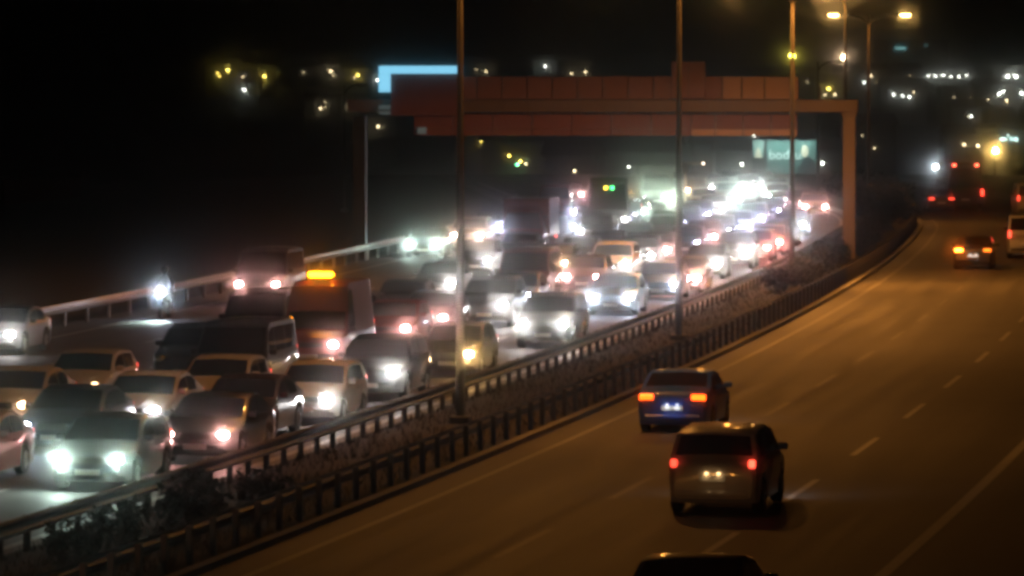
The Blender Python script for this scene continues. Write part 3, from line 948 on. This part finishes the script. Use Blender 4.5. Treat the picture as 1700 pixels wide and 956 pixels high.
jam(775, 391, 'suv', 'beige', 'beige car with pink and golden headlights behind the tall lamp post', (1.2, .7), (1.0, .66, .5))
jam(808, 378, 'hatchback', 'black', 'black hatchback with one white headlight beside the pale guard rail', (.9, .0), VIOLET)
jam(972, 353, 'sedan', 'black', 'black sedan with white and pink headlights left of the dark bus', (.8, .9), VIOLET)
jam(920, 343, 'van', 'red', 'red van without lights at the far end of the pale rail', (.0, .0), PINK)
jam(950, 323, 'hatchback', 'grey', 'grey hatchback with a weak pink headlight farthest left of the jam', (.5, .3), PINK)
for i, (px, py, hc, pw, cl, lb) in enumerate((
        (1036, 316, WHITE, .5, 'grey', 'small distant car beside the truck with greenish headlights'),
        (1156, 316, WARM, .4, 'brown', 'small distant car with warm lights at the foot of the lit post'),
        (1196, 311, WHITE, .5, 'grey', 'distant car behind the dazzling pair left of the billboard'),
        (1246, 309, WHITE, .8, 'charcoal', 'distant car between the two dazzling pairs of headlights'),
        (1292, 315, PINK, .9, 'brown', 'distant car with rose lights right under the billboard'),
        (1128, 303, WHITE, .5, 'grey', 'tiny distant car left of the lit post foot'),
        (1218, 301, WHITE, .6, 'black', 'tiny distant car left under the billboard'),
        (1270, 302, COOL, .6, 'grey', 'tiny distant car at the far bend under the billboard'))):
    jam(px, py, 'hatchback', cl, lb, (pw, pw), hc)

# roof lights of the truck and the bus
def beacon_bar(root, x, z, half):
    o = put('beacon_bar', MB().box(-.14, .14, -half, half, -.07, .07, .05).mesh('beacon_bar', glow('beacon_amber', (1.0, .30, .006), 38)), root, (x, 0, z))
    put('beacon_mount', MB().box(-.10, .10, -half * .8, half * .8, -.17, -.095).mesh('beacon_mount', M_BLACK), o)
truck = [o for o in col.objects if o.name == 'recovery_van'][0]
beacon_bar(truck, 2.8 - 1.78, 2.575 + .18, .36)
for y, c in ((.25, (.05, 1.0, .25)), (-.10, (1.0, .7, .05))):
    put('roof_light', MB().box(-.05, .05, -.10, .10, -.10, .10, .02).mesh('roof_light', glow('marker', c, 6)), bus, (9.5 / 2 - .30, y, 2.50))
put('marker_light', MB().box(-.04, .04, -.08, .08, -.08, .08, .02).mesh('marker_light', glow('marker', (1, .05, .03), 12)), bus, (9.5 / 2 + .03, -.25, 1.02))

# --- the right carriageway, seen from behind
away(1183, 770, 1.02, 'suv', 'silver', 'silver off-road car with red taillights in the middle lane', (.5, .9), heads=(.25, .25))
away(1116, 660, .86, 'sedan', 'blue', 'blue car with orange glowing brake lights ahead of the silver car', (1.0, 1.2), (1.0, .075, .004))
away(1190, 986, .86, 'sedan', 'black', 'dark car roof cut off by the lower frame edge', (.3, .3), u=9.25)
away(1643, 415, .86, 'sedan', 'black', 'dark car with amber indicator glowing on its left', (7.0, .6), (1.0, .17, .012), u=3.3)
away(1706, 390, 1.1, 'van', 'white', 'white van cut off by the right frame edge', (.8, .7), u=5.4)
away(1547, 330, .86, 'sedan', 'grey', 'grey car farthest away on the right road, near the median shrubs', (.5, .5), u=1.6)
away(1603, 325, 1.0, 'bus', 'charcoal', 'tall dark coach with red lights on the far right road', (1.0, .6))
away(1678, 333, 1.0, 'van', 'white', 'pale van far ahead near the right frame edge', (.6, .6), u=6.4)
for lab, zz, colr, en in (('blue car', .69, (.9, .95, 1.0), .45), ('silver off-road', .83, (1.0, .6, .25), .12), ('dark car with amber', .69, (.9, .95, 1.0), .35)):
    vv = [o for o in col.objects if o.get('label', '').startswith(lab)][0]
    Lx = TYPES['suv' if 'off' in lab else 'sedan']['L']
    for yy in (-.12, .12):
        pl_ = put('plate_lamp', MB().box(-.03, .03, -.03, .03, -.018, .018, .008).mesh('plate_lamp', glow('plate_lamp', colr, 5 if 'off' in lab else 1.2)), vv, (-Lx / 2 - .035, yy, zz))
        pd = bpy.data.lights.new('plate_light', 'POINT'); pd.energy = en; pd.color = colr; pd.shadow_soft_size = .02
        po = bpy.data.objects.new('plate_light', pd); po.location = (-.06, 0, -.05); link(po, pl_)
coach = [o for o in col.objects if o.get('label', '').startswith('tall dark coach')][0]
for y in (-.72, .72):
    put('marker_light', MB().box(-.04, .04, -.10, .10, -.08, .08, .02).mesh('marker_light', glow('marker', (1, .10, .05), 10)), coach, (-9.5 / 2 + .10, y, 2.95))

# ------------------------------------------------------------------ motorcycle and rider
def motorcycle():
    p = at_height(266, 485, .95)
    p.z = 0
    fwd = -math.pi / 2 - heading(p.y)
    c, s = math.cos(fwd), math.sin(fwd)
    root = empty('motorcycle', (p.x - c * .8, p.y - s * .8, .004), fwd)
    tag(root, 'motorcycle with one white headlight lighting a pool of road', 'motorcycle')
    ty, rm = wheel_meshes(.31, .13, 'motorcycle')
    for x in (.68, -.68):
        w = put('wheel', ty, root, (x, 0, .31)); put('rim', rm, w)
    put('frame', MB().tube([(.40, 0, .86), (.25, 0, .45), (-.25, 0, .40), (-.68, 0, .31)], .05, 8).tube([(.40, 0, .86), (-.1, 0, .78), (-.6, 0, .80)], .045, 8).mesh('frame', M_BLACK, 50), root)
    put('engine', MB().box(-.22, .28, -.17, .17, .28, .62, .06).mesh('engine', M_DULLSTEEL), root)
    t = MB().tube([(.34, 0, .88), (.22, 0, .92), (.0, 0, .92), (-.18, 0, .84)], [.06, .15, .15, .08], 10).mesh('fuel_tank', PAINTS['black'], 50)
    put('fuel_tank', t, root)
    put('seat', MB().box(-.78, -.14, -.13, .13, .78, .87, .04).mesh('seat', M_BLACK), root)
    put('fork', MB().tube([(.68, .09, .31), (.44, .09, .98)], .03, 8).tube([(.68, -.09, .31), (.44, -.09, .98)], .03, 8).mesh('fork', M_CHROME, 50), root)
    put('handlebar', MB().tube([(.30, .38, 1.06), (.42, .18, 1.06), (.44, 0, 1.02), (.42, -.18, 1.06), (.30, -.38, 1.06)], .018, 6).mesh('handlebar', M_CHROME, 50), root)
    put('fairing', MB().tube([(.42, 0, .95), (.56, 0, .96), (.62, 0, .95)], [.20, .19, .15], 10).mesh('fairing', PAINTS['charcoal'], 50), root)
    h = put('headlight', dome(.125, .11, .05, 'headlight_motorcycle', M_CHROME), root, (.625, 0, .95), (0, .06, 0))
    put('lens', dome(.105, .095, .05, 'lens_motorcycle', glow('headlamp_lens', COOL, HEAD * 1.7)), h, (.012, 0, 0))
    bd = bpy.data.lights.new('dipped_beam', 'SPOT'); bd.energy = 900; bd.color = MINT; bd.spot_size = R(46); bd.spot_blend = .9; bd.shadow_soft_size = .04
    bo = bpy.data.objects.new('dipped_beam', bd); bo.location = (.10, 0, 0); bo.rotation_euler = (0, R(-65), 0); link(bo, h)
    for sy in (1, -1):
        put('mirror', MB().box(-.015, .015, -.06, .06, -.035, .035, .01).mesh('mirror', M_CHROME), root, (.40, sy * .36, 1.20))
    # rider: one continuous body grown over a skeleton
    jo = {'pelvis': ((-.32, 0, .96), .15), 'belly': ((-.24, 0, 1.14), .15), 'chest': ((-.10, 0, 1.36), .17), 'neck': ((-.03, 0, 1.52), .07), 'head': ((.0, 0, 1.66), .10), 'crown': ((.01, 0, 1.77), .085)}
    ed = [('pelvis', 'belly'), ('belly', 'chest'), ('chest', 'neck'), ('neck', 'head'), ('head', 'crown')]
    for n, q in (('l', 1), ('r', -1)):
        jo.update({'sh' + n: ((-.09, q * .19, 1.42), .075), 'el' + n: ((.10, q * .30, 1.18), .055), 'wr' + n: ((.30, q * .33, 1.09), .04), 'ha' + n: ((.345, q * .34, 1.07), .045),
                   'hp' + n: ((-.28, q * .12, .93), .11), 'kn' + n: ((.12, q * .26, .78), .075), 'an' + n: ((-.10, q * .24, .42), .05), 'to' + n: ((.08, q * .25, .37), .04)})
        ed += [('chest', 'sh' + n), ('sh' + n, 'el' + n), ('el' + n, 'wr' + n), ('wr' + n, 'ha' + n), ('pelvis', 'hp' + n), ('hp' + n, 'kn' + n), ('kn' + n, 'an' + n), ('an' + n, 'to' + n)]
    bm = bmesh.new()
    lay = bm.verts.layers.skin.verify()
    vs = {}
    for k, (co, r) in jo.items():
        v = bm.verts.new(co); v[lay].radius = (r, r); v[lay].use_root = (k == 'pelvis'); vs[k] = v
    for a, b in ed:
        bm.edges.new((vs[a], vs[b]))
    me = bpy.data.meshes.new('person'); bm.to_mesh(me); bm.free()
    me.materials.append(principled('dark_clothing', (0.03, 0.03, 0.035), 0.8))
    o = put('person', me, None, root.location, (0, 0, fwd))
    o.modifiers.new('skin', 'SKIN'); ss = o.modifiers.new('sub', 'SUBSURF'); ss.levels = 1; ss.render_levels = 2
    tag(o, 'person in dark clothes riding the motorcycle, hands on the handlebar', 'person')
    hm = MB().tube([(-.13, 0, 1.66), (-.11, 0, 1.67), (-.05, 0, 1.69), (.03, 0, 1.69), (.10, 0, 1.68), (.14, 0, 1.66)], [.03, .09, .135, .14, .11, .04], 12).mesh('helmet', PAINTS['black'], 60)
    hh = put('helmet', hm, o, (0, 0, .03))
    put('visor', MB().box(.10, .155, -.08, .08, 1.65, 1.74, .02).mesh('visor', M_GLASS), hh)
motorcycle()

# ------------------------------------------------------------------ shrubs and grass of the median
def shrub_meshes(seed, n=520, h=1.2, w=.75):
    rnd = random.Random(seed)
    v, f = [], []
    clumps = [(rnd.uniform(-w, w) * .7, rnd.uniform(-w, w) * .7, rnd.uniform(.25, .85) * h, rnd.uniform(.22, .42)) for _ in range(11)]
    for i in range(n):
        cx, cy_, cz, r = rnd.choice(clumps)
        th, ph = rnd.uniform(0, 2 * math.pi), math.acos(rnd.uniform(-.8, 1))
        rr = r * rnd.uniform(.55, 1.05)
        c = Vector((cx + rr * math.sin(ph) * math.cos(th), cy_ + rr * math.sin(ph) * math.sin(th), max(.05, cz + rr * math.cos(ph) * 1.1)))
        a = Vector((rnd.uniform(-1, 1), rnd.uniform(-1, 1), rnd.uniform(-.6, 1))).normalized()
        b = a.cross(Vector((rnd.uniform(-1, 1), rnd.uniform(-1, 1), rnd.uniform(-1, 1)))).normalized()
        s = rnd.uniform(.06, .13)
        k = len(v)
        v += [c - a * s, c + b * s * .5, c + a * s, c - b * s * .5]
        f.append((k, k + 1, k + 2, k + 3))
    st = MB()
    for cx, cy_, cz, r in clumps[:6]:
        st.tube([(0, 0, -.1), (cx * .5, cy_ * .5, cz * .55), (cx, cy_, cz)], [.035, .022, .01], 5)
    return mesh('foliage', v, f, M_LEAF), st.mesh('stem', M_STEM)
SHRUBS = [shrub_meshes(s) for s in (1, 2, 3)]
rnd = random.Random(5)
def shrub(d, u, sc, label, group):
    root = empty('shrub', road(d, u, .16), rnd.uniform(0, 6.28))
    root.scale = (sc * rnd.uniform(.9, 1.2), sc * rnd.uniform(.9, 1.2), sc)
    tag(root, label, 'shrub', group)
    fo, st = SHRUBS[rnd.randrange(3)]
    put('foliage', fo, root); put('stem', st, root)
d = 196.0
while d < 282:
    shrub(d, -2.9 + rnd.uniform(-.35, .35), rnd.uniform(.55, .95), 'low dark shrub in the median hedge below the far jam', 'hedge shrubs of the median')
    d += rnd.uniform(1.7, 2.9)
while d < 345:
    shrub(d, -2.6 + rnd.uniform(-.7, .5), rnd.uniform(1.1, 1.9), 'large dark shrub in the median right of the gantry leg', 'large shrubs of the median')
    d += rnd.uniform(2.2, 3.6)
for d, u, s in ((86, -2.6, .75), (89.5, -2.9, .8), (92.5, -2.3, .9), (95, -2.7, .8), (97.5, -2.1, .75)):
    shrub(d, u, s, 'dark shrub in the median near the lower frame edge', 'near shrubs of the median')

def grass():
    v, f = [], []
    rg = random.Random(9)
    for i in range(9000):
        d = 78 + 200 * rg.random() ** 1.4
        u = rg.uniform(-4.55, -1.25)
        b = road(d, u, .12 + .08 * math.sin(math.pi * (u + 4.75) / 3.7))
        h, w = rg.uniform(.06, .24), rg.uniform(.01, .03)
        a = rg.uniform(0, 6.28)
        t = Vector((math.cos(a) * w, math.sin(a) * w, 0))
        k = len(v)
        v += [b - t, b + t, b + Vector((rg.uniform(-.1, .1), rg.uniform(-.1, .1), h))]
        f.append((k, k + 1, k + 2))
    o = put('dry_grass', mesh('dry_grass', v, f, M_DRYGRASS))
    tag(o, 'dry grass and weeds on the earth of the median', 'grass', kind='stuff')
grass()

# ------------------------------------------------------------------ far town: dark buildings with lit windows
WW, YL, WH, GR, CYN, RD = (1.0, .78, .45), (1.0, .72, .12), (.95, 1.0, .88), (.15, 1.0, .45), (.45, 1.0, .95), (1.0, .08, .05)
def building(dist, lights, label, name='far_building', cat='building', size=1.0, pitched=True, wide=3.0):
    pts = [(at_depth(px, py, dist), c, s) for px, py, c, s in lights]
    x0, x1 = min(p.x for p, _, _ in pts) - wide, max(p.x for p, _, _ in pts) + wide
    zt_ = max(p.z for p, _, _ in pts) + 1.6
    xc = (x0 + x1) / 2
    zb = min(terrain_z(x0, dist), terrain_z(x1, dist), terrain_z(xc, dist)) - .5
    zt_ = max(zt_, zb + 4)
    root = empty(name, (xc, dist + 4, zb))
    tag(root, label, cat, 'buildings of the far town')
    hx = (x1 - x0) / 2
    H = zt_ - zb
    put('wall', MB().box(-hx, hx, -3.5, 5, 0, H, .05).mesh('wall', M_WALL), root)
    if pitched:
        rf = MB().add([(-hx - .4, -4, H + .01), (hx + .4, -4, H + .01), (hx + .4, 5.5, H + .01), (-hx - .4, 5.5, H + .01), (-hx, .7, H + 1.4), (hx, .7, H + 1.4)],
                      [(0, 3, 2, 1), (0, 1, 5, 4), (2, 3, 4, 5), (0, 4, 3), (1, 2, 5)])
    else:
        rf = MB().box(-hx - .2, hx + .2, -3.7, 5.2, H + .01, H + .45, .05)
    put('roof', rf.mesh('roof', M_ROOF), root)
    for p, c, s in pts:
        a = .155 * s ** .6 * size * dist / 1000
        w = put('window', MB().box(-a, a, -.05, .05, -a, a, .02).mesh('window', glow('lit_window', c, 15.0 * min(1.6, s * s) * math.exp((dist - 600) * .0013), False)), root, (p.x - xc, -3.58, p.z - zb))
        put('frame', MB().box(-a - .12, a + .12, -.02, .03, -a - .12, -a - .02).box(-a - .12, a + .12, -.02, .03, a + .02, a + .12).mesh('frame', M_WALL), w)
T = [
 (1250, [(361, 121, YL, .8), (364, 126, YL, .8), (378, 116, YL, 1.2)], 'far house with three yellow lights at the left end of the town'),
 (1200, [(403, 127, WW, .7), (405, 149, WH, 1.1)], 'far house with a white light below a faint one, left of the cyan sign'),
 (1260, [(439, 127, YL, 1.2)], 'far house with one yellow light between the left lights and the cyan sign'),
 (1300, [(504, 120, WW, .5)], 'far house with one very faint light near the town middle'),
 (1240, [(549, 118, WW, .9), (553, 124, WW, .6)], 'far house with a close pair of lights left of the cyan sign'),
 (1290, [(571, 114, YL, 1.1)], 'far house with the highest yellow light left of the cyan sign'),
 (1210, [(588, 129, WW, .6), (594, 125, YL, 1.1)], 'far house with a yellow light and a faint dot left of the cyan sign'),
 (1230, [(612, 115, WW, .7), (614, 134, WW, .7), (626, 133, WH, 1.0)], 'far house with three lights touching the cyan sign'),
 (1000, [(532, 180, WW, .9), (540, 169, WW, .5), (540, 178, WW, .5)], 'dark house with three small lights lower down the left slope'),
 (1010, [(578, 180, WW, .9)], 'dark house with one light above the dim unlit post'),
 (980, [(616, 189, WW, .8)], 'dark house with one light below the cyan sign corner'),
 (900, [(628, 210, WW, 1.0)], 'dark house with one light left of the gantry lower edge'),
 (1280, [(807, 119, WW, .8), (791, 115, WW, .5)], 'far house with lights above the gantry right of the tall lamp post'),
 (1300, [(905, 110, WH, 1.0)], 'far house with one white light high above the gantry'),
 (1270, [(949, 122, WW, .7), (972, 120, WW, .8)], 'far house with two lights just above the gantry panels'),
 (640, [(799, 234, YL, 1.4)], 'house with one yellow light just under the gantry'),
 (560, [(845, 259, YL, 1.2), (864, 268, YL, 1.4), (859, 273, GR, 1.3), (873, 272, WW, .9)], 'house with yellow lights and one green light under the gantry'),
 (590, [(939, 268, YL, 1.5)], 'house with one strong yellow light under the gantry middle'),
 (520, [(954, 284, WW, 1.0)], 'low house with one light left of the dark bus'),
 (600, [(1011, 267, WH, 1.0)], 'house with one white light above the dark bus'),
 (580, [(1044, 277, WH, 1.0), (1074, 276, WW, .8)], 'house with two white lights above the greenish headlights'),
 (600, [(1091, 263, WW, .7)], 'house with one faint light left of the lit post'),
 (600, [(1199, 266, YL, 1.2), (1193, 275, YL, 1.2), (1203, 262, YL, .9)], 'house with a slanting row of yellow lights right of the lit post'),
 (590, [(1232, 273, WH, 1.3)], 'house with one white light left of the billboard'),
 (610, [(1252, 225, WH, 1.0)], 'tall dark house with one light at the billboard top left corner'),
 (600, [(1366, 271, WH, 1.4), (1377, 293, YL, 1.0)], 'house with a white and a yellow light right of the billboard'),
 (1150, [(1341, 134, WW, .7)], 'far house with one light right of the gantry panels'),
 (1080, [(1376, 147, YL, 1.3), (1370, 157, WW, .7), (1386, 157, WW, .8)], 'far house with a yellow light over two faint ones behind the posts'),
 (1180, [(1406, 132, WW, .8)], 'far house with one light right of the thin lamp post'),
 (1200, [(1435, 137, WH, .9), (1447, 126, WW, .8), (1455, 138, WW, .7)], 'far house with three lights around the two lantern post'),
 (1200, [(1480, 143, WH, 1.1), (1488, 136, WW, .8), (1470, 144, WW, .6)], 'far house with white lights right of the two lantern post'),
 (1100, [(1484, 157, WH, 1.0), (1499, 159, WH, .9), (1510, 161, WH, 1.0), (1517, 153, WW, .7)], 'far long house with a low row of four lights'),
 (1300, [(1500, 124, WH, 1.3), (1510, 125, WW, .5)], 'far house with one bright white light left of the floodlit hall'),
 (1320, [(1645, 136, WH, 1.1), (1650, 141, WW, .7)], 'far house with two lights right of the floodlit hall'),
 (1310, [(1673, 127, WH, 1.5), (1687, 127, WH, 1.5), (1689, 136, WH, .9)], 'far house with two bright lights near the right frame edge'),
 (1120, [(1622, 155, WH, 1.2), (1613, 162, WW, .7), (1584, 162, WW, .5)], 'far house with a white light below the floodlit hall'),
 (1110, [(1659, 156, WH, 1.2), (1666, 152, WH, 1.1), (1641, 165, WW, .7), (1672, 167, WW, .9)], 'far house with four scattered lights near the right edge'),
 (1130, [(1696, 155, WH, 1.5)], 'far house with one white light touching the right frame edge'),
 (900, [(1613, 193, WH, 1.0), (1608, 193, WW, .5)], 'dark house with one small light below the town on the right'),
 (760, [(1601, 240, WW, 1.0), (1624, 242, WW, 1.1)], 'dark house with two lights above the tall dark coach'),
 (1250, [(1432, 225, WW, .5), (1452, 246, WW, .7)], 'dark house with faint lights right of the gantry leg'),
]
for d_, li, lb in T:
    if d_ == 1250 and li[0][1] > 200:
        d_ = 700
    building(d_, li, lb, name='far_house', cat='house', pitched=True)
# floodlit hall with a row of lamps, and a tower with a cyan sign
building(1330, [(1527, 126, WH, .85), (1541, 126, WH, .85), (1553, 126, WH, .95), (1566, 125, WH, 1.0), (1579, 127, WH, .85), (1592, 127, WH, .9), (1605, 125, WH, .9), (1562, 134, WH, .9), (1604, 135, WH, .85)],
         'far long hall with a row of bright floodlights on the right skyline', name='far_hall', pitched=False)
def tower():
    p = at_depth(1495, 80, 1500)
    zb = terrain_z(p.x, 1500) - .5
    root = empty('far_tower', (p.x, 1504, zb))
    tag(root, 'far dark tower block with a dim cyan sign on its top', 'building', 'buildings of the far town')
    H = p.z - zb + 2
    put('wall', MB().box(-7, 14, -3.5, 6, 0, H, .05).mesh('wall', M_WALL), root)
    put('roof', MB().box(-7.3, 14.3, -3.8, 6.3, H + .01, H + .5).mesh('roof', M_ROOF), root)
    put('sign', MB().box(-1.6, 1.6, -3.75, -3.55, H - 2.4, H - 1.6).mesh('sign', glow('cyan_sign', (.35, .8, .8), 1.6, False)), root)
    put('sign', MB().box(7.0, 8.0, -3.75, -3.55, H - 1.6, H - .9).mesh('sign', glow('cyan_sign', (.35, .8, .8), .5, False)), root)
tower()
def shop():
    p = at_depth(1677, 231, 760)
    zb = terrain_z(p.x, 760) - .5
    root = empty('roadside_hall', (p.x, 764, zb))
    tag(root, 'dark roadside hall with a small white cyan sign near the right edge', 'building', 'buildings of the far town')
    H = p.z - zb
    put('wall', MB().box(-5, 6, -3.5, 6, 0, H + 1.3, .05).mesh('wall', M_WALL), root)
    put('roof', MB().box(-5.2, 6.2, -3.7, 6.2, H + 1.31, H + 1.6).mesh('roof', M_ROOF), root)
    m = glow('cyan_sign', (.6, 1.0, .95), 5, False)
    for a, b, c, e in ((-1.45, -.75, -.20, .20), (-.65, -.45, -.12, .12), (.05, .22, -.20, .35), (.35, .6, -.12, .12), (.7, 1.15, -.22, .22), (-.35, -.22, .35, .75)):
        put('sign_letter', MB().box(a, b, -3.70, -3.55, H + c, H + e).mesh('sign_letter', m), root)
shop()
# faint big building at the far left
p = at_depth(62, 360, 420)
zb = terrain_z(p.x, 420) - .5
root = empty('red_block', (p.x, 424, zb))
tag(root, 'barely visible dark red block at the far left behind the verge', 'building')
put('wall', MB().box(-2.9, 2.9, -3, 4, 0, 8.5 - 168 * 420 / 8500 - zb, .05).mesh('wall', principled('red_render', (.22, .06, .05), .9)), root)
put('roof', MB().box(-3, 3, -3.1, 4.1, 8.51 - 168 * 420 / 8500 - zb, 8.8 - 168 * 420 / 8500 - zb).mesh('roof', M_ROOF), root)

# distant lanterns on posts
def far_lantern(px, py, dist, colour, strength, r, label):
    q = at_depth(px, py, dist)
    zb = terrain_z(q.x, dist)
    root = empty('distant_lamp', (q.x, dist, zb))
    tag(root, label, 'street lamp', 'distant lamps')
    h = q.z - zb
    put('pole', MB().tube([(0, 0, -.3), (0, 0, h * .5), (0, 0, h + .1)], [.10, .08, .05], 8).mesh('pole', M_DULLSTEEL, 50), root)
    a = put('lantern', MB().tube([(0, .35, h + .34), (0, -.05, h + .36), (0, -.45, h + .34)], [.05, .12, .05], 8).mesh('lantern', M_DULLSTEEL, 50), root)
    dm = MB().tube([(0, 0, -r), (0, 0, -r * .7), (0, 0, 0), (0, 0, r * .7), (0, 0, r)], [r * .2, r * .72, r, r * .72, r * .2], 10)
    put('globe', dm.mesh('globe', glow('distant_globe', colour, strength), 60), a, (0, -.35, h))
far_lantern(1553, 277, 460, (.80, .92, 1.0), 130, .18, 'bright white lamp above the far right road')
far_lantern(1652, 250, 470, (1.0, .62, .16), 190, .24, 'glowing amber lamp above the pale van on the right')
far_lantern(1312, 92, 620, (1.0, .80, .10), 40, .20, 'yellow lamp in line with the slim lamp post')
far_lantern(1318, 93, 660, (1.0, .80, .10), 40, .20, 'second yellow lamp touching the one in line with the slim post')
far_lantern(1400, 95, 560, (1.0, .66, .38), 70, .26, 'peach coloured lamp in line with the thin lamp post')

# red marker on the rail
q = at_depth(778, 369, 270)
mk = empty('marker_post', (q.x, 270, 0))
tag(mk, 'small red light on a marker post by the pale guard rail', 'marker post')
put('post', MB().tube([(0, 0, -.2), (0, 0, q.z - .1)], .05, 8).mesh('post', M_DULLSTEEL, 50), mk)
put('lamp', MB().box(-.13, .13, -.06, .06, -.14, .14, .03).mesh('lamp', glow('marker', (1, .04, .03), 9)), mk, (0, 0, q.z))

# lit post with an arm in the far jam
q = at_depth(1138, 274, 352)
base = terrain_z(q.x, 352)
lp = empty('sign_post', (q.x, 352, 0.0))
tag(lp, 'slim lit post with a side arm above the far jam', 'sign post')
cream = principled('cream_steel', (.62, .52, .40), .5)
put('pole', MB().tube([(0, 0, -.1), (0, 0, q.z)], .11, 10).mesh('pole', cream, 50), lp)
put('arm', MB().box(-.25, 1.15, -.12, .12, q.z, q.z + .24, .03).mesh('arm', cream), lp)
put('camera_box', MB().box(-.30, .18, -.16, .16, q.z - .55, q.z - .01, .03).mesh('camera_box', cream), lp)
put('arm_lamp', MB().box(1.16, 1.30, -.08, .08, q.z + .03, q.z + .2, .02).mesh('arm_lamp', glow('marker', (1, .8, .6), 6)), lp)
# pale box sign above the bus
q = at_depth(1009, 300, 330)
bs = empty('box_sign', (q.x, 330, 0))
tag(bs, 'pale brown box sign on a post above the dark bus', 'sign')
put('post', MB().tube([(0, 0, -.1), (0, 0, q.z)], .08, 8).mesh('post', M_DULLSTEEL, 50), bs)
put('board', MB().box(-.62, .62, -.12, .12, q.z - .42, q.z + .40, .03).mesh('board', principled('tan_board', (.50, .38, .28), .6)), bs)

# ------------------------------------------------------------------ billboard
def billboard():
    D = 545.0
    c = at_depth(1302, 261, D)
    k = D / FPX
    zb = terrain_z(c.x, D)
    root = empty('billboard', (c.x, D, zb))
    tag(root, 'lit roadside billboard with a man in a grey jacket and lettering', 'billboard')
    def X(px): return (px - 1302) * k
    def Z(py): return CAMZ - (py - HORIZON) * k - zb
    def back(name, colour, strength):
        return glow(name, colour, strength)
    put('frame', MB().box(X(1249), X(1356), .06, .30, Z(297), Z(231), .03).mesh('frame', M_BLACK), root)
    put('print', MB().box(X(1273), X(1355), .0, .055, Z(296), Z(233)).mesh('print', principled('print_green', (.10, .18, .17), .6, noise=.35, nscale=.5)), root)
    put('print', MB().box(X(1250), X(1268), .0, .055, Z(262), Z(233)).mesh('print', principled('print_pale', (.22, .28, .26), .6, noise=.4, nscale=.9)), root)
    put('figure', mesh('figure', [(X(a), -.012, Z(b)) for a, b in ((1252, 262), (1254, 252), (1258, 244), (1262, 248), (1265, 262))], [(0, 1, 2, 3, 4)], principled('print_skin', (.75, .58, .46), .7)), root)
    # the man: jacket, head
    jk = [(1317, 296), (1325, 283), (1330, 270), (1336, 262), (1341, 259), (1347, 262), (1353, 270), (1354.5, 296)]
    put('figure', mesh('figure', [(X(a), -.014, Z(b)) for a, b in jk], [tuple(range(len(jk)))], principled('print_jacket', (.035, .045, .05), .7)), root)
    hd = [(1336 + 6.2 * math.cos(t), 251 + 10.5 * math.sin(t)) for t in [2 * math.pi * i / 16 for i in range(16)]]
    put('figure', mesh('figure', [(X(a), -.020, Z(b)) for a, b in hd], [tuple(reversed(range(16)))], principled('print_skin', (.75, .58, .46), .7)), root)
    cv = bpy.data.curves.new('lettering', 'FONT')
    cv.body = 'bodru'
    cv.size = 1.42
    cv.align_x = 'LEFT'
    tmp = bpy.data.objects.new('tmp_text', cv)
    col.objects.link(tmp)
    dg = bpy.context.evaluated_depsgraph_get()
    me = bpy.data.meshes.new_from_object(tmp.evaluated_get(dg))
    bpy.data.objects.remove(tmp)
    me.materials.clear()
    me.materials.append(principled('print_white', (.85, .88, .86), .6))
    put('lettering', me, root, (X(1276), -.016, Z(264)), (math.pi / 2, 0, 0))
    for px in (1266, 1338):
        put('leg', MB().box(X(px) - .15, X(px) + .15, .32, .62, -.5, Z(240), .02).mesh('leg', M_DULLSTEEL), root)
    for px in (1258, 1281, 1301, 1323, 1344):
        a = put('lamp_arm', MB().tube([(X(px), .1, Z(231)), (X(px), -1.0, Z(228)), (X(px), -1.7, Z(229))], .04, 6).mesh('lamp_arm', M_DULLSTEEL, 50), root)
        put('lamp_head', MB().box(X(px) - .22, X(px) + .22, -1.85, -1.60, Z(230.4), Z(229.0), .02).mesh('lamp_head', M_BLACK), a)
        ld = bpy.data.lights.new('board_lamp', 'SPOT')
        ld.energy = 420; ld.color = (.68, 1.0, .92); ld.spot_size = R(110); ld.spot_blend = .6; ld.shadow_soft_size = .08
        lo = bpy.data.objects.new('board_lamp', ld)
        lo.location = (X(px), -1.72, Z(231.0)); lo.rotation_euler = (R(46), 0, 0)
        link(lo, a)
billboard()

# ------------------------------------------------------------------ haze volume added to make halos round the lamps in place of lens bloom
hz = bpy.data.materials.new('halo_haze')
hz.use_nodes = True
hn, hl = hz.node_tree.nodes, hz.node_tree.links
hn.remove(hn['Principled BSDF'])
pv = hn.new('ShaderNodeVolumePrincipled')
pv.inputs['Color'].default_value = (.90, .92, .90, 1)
pv.inputs['Density'].default_value = HAZE_DENSITY
pv.inputs['Anisotropy'].default_value = 0.9984
hl.new(pv.outputs[0], hn['Material Output'].inputs['Volume'])
hz.cycles.homogeneous_volume = True
hz.cycles.volume_sampling = 'MULTIPLE_IMPORTANCE'
ho = put('haze', MB().box(-830, 1040, -110, 2720, -16, 60).mesh('haze', hz))
ho['kind'] = 'stuff'
tag(ho, 'thin haze added over the motorway for lamp halos', 'haze')
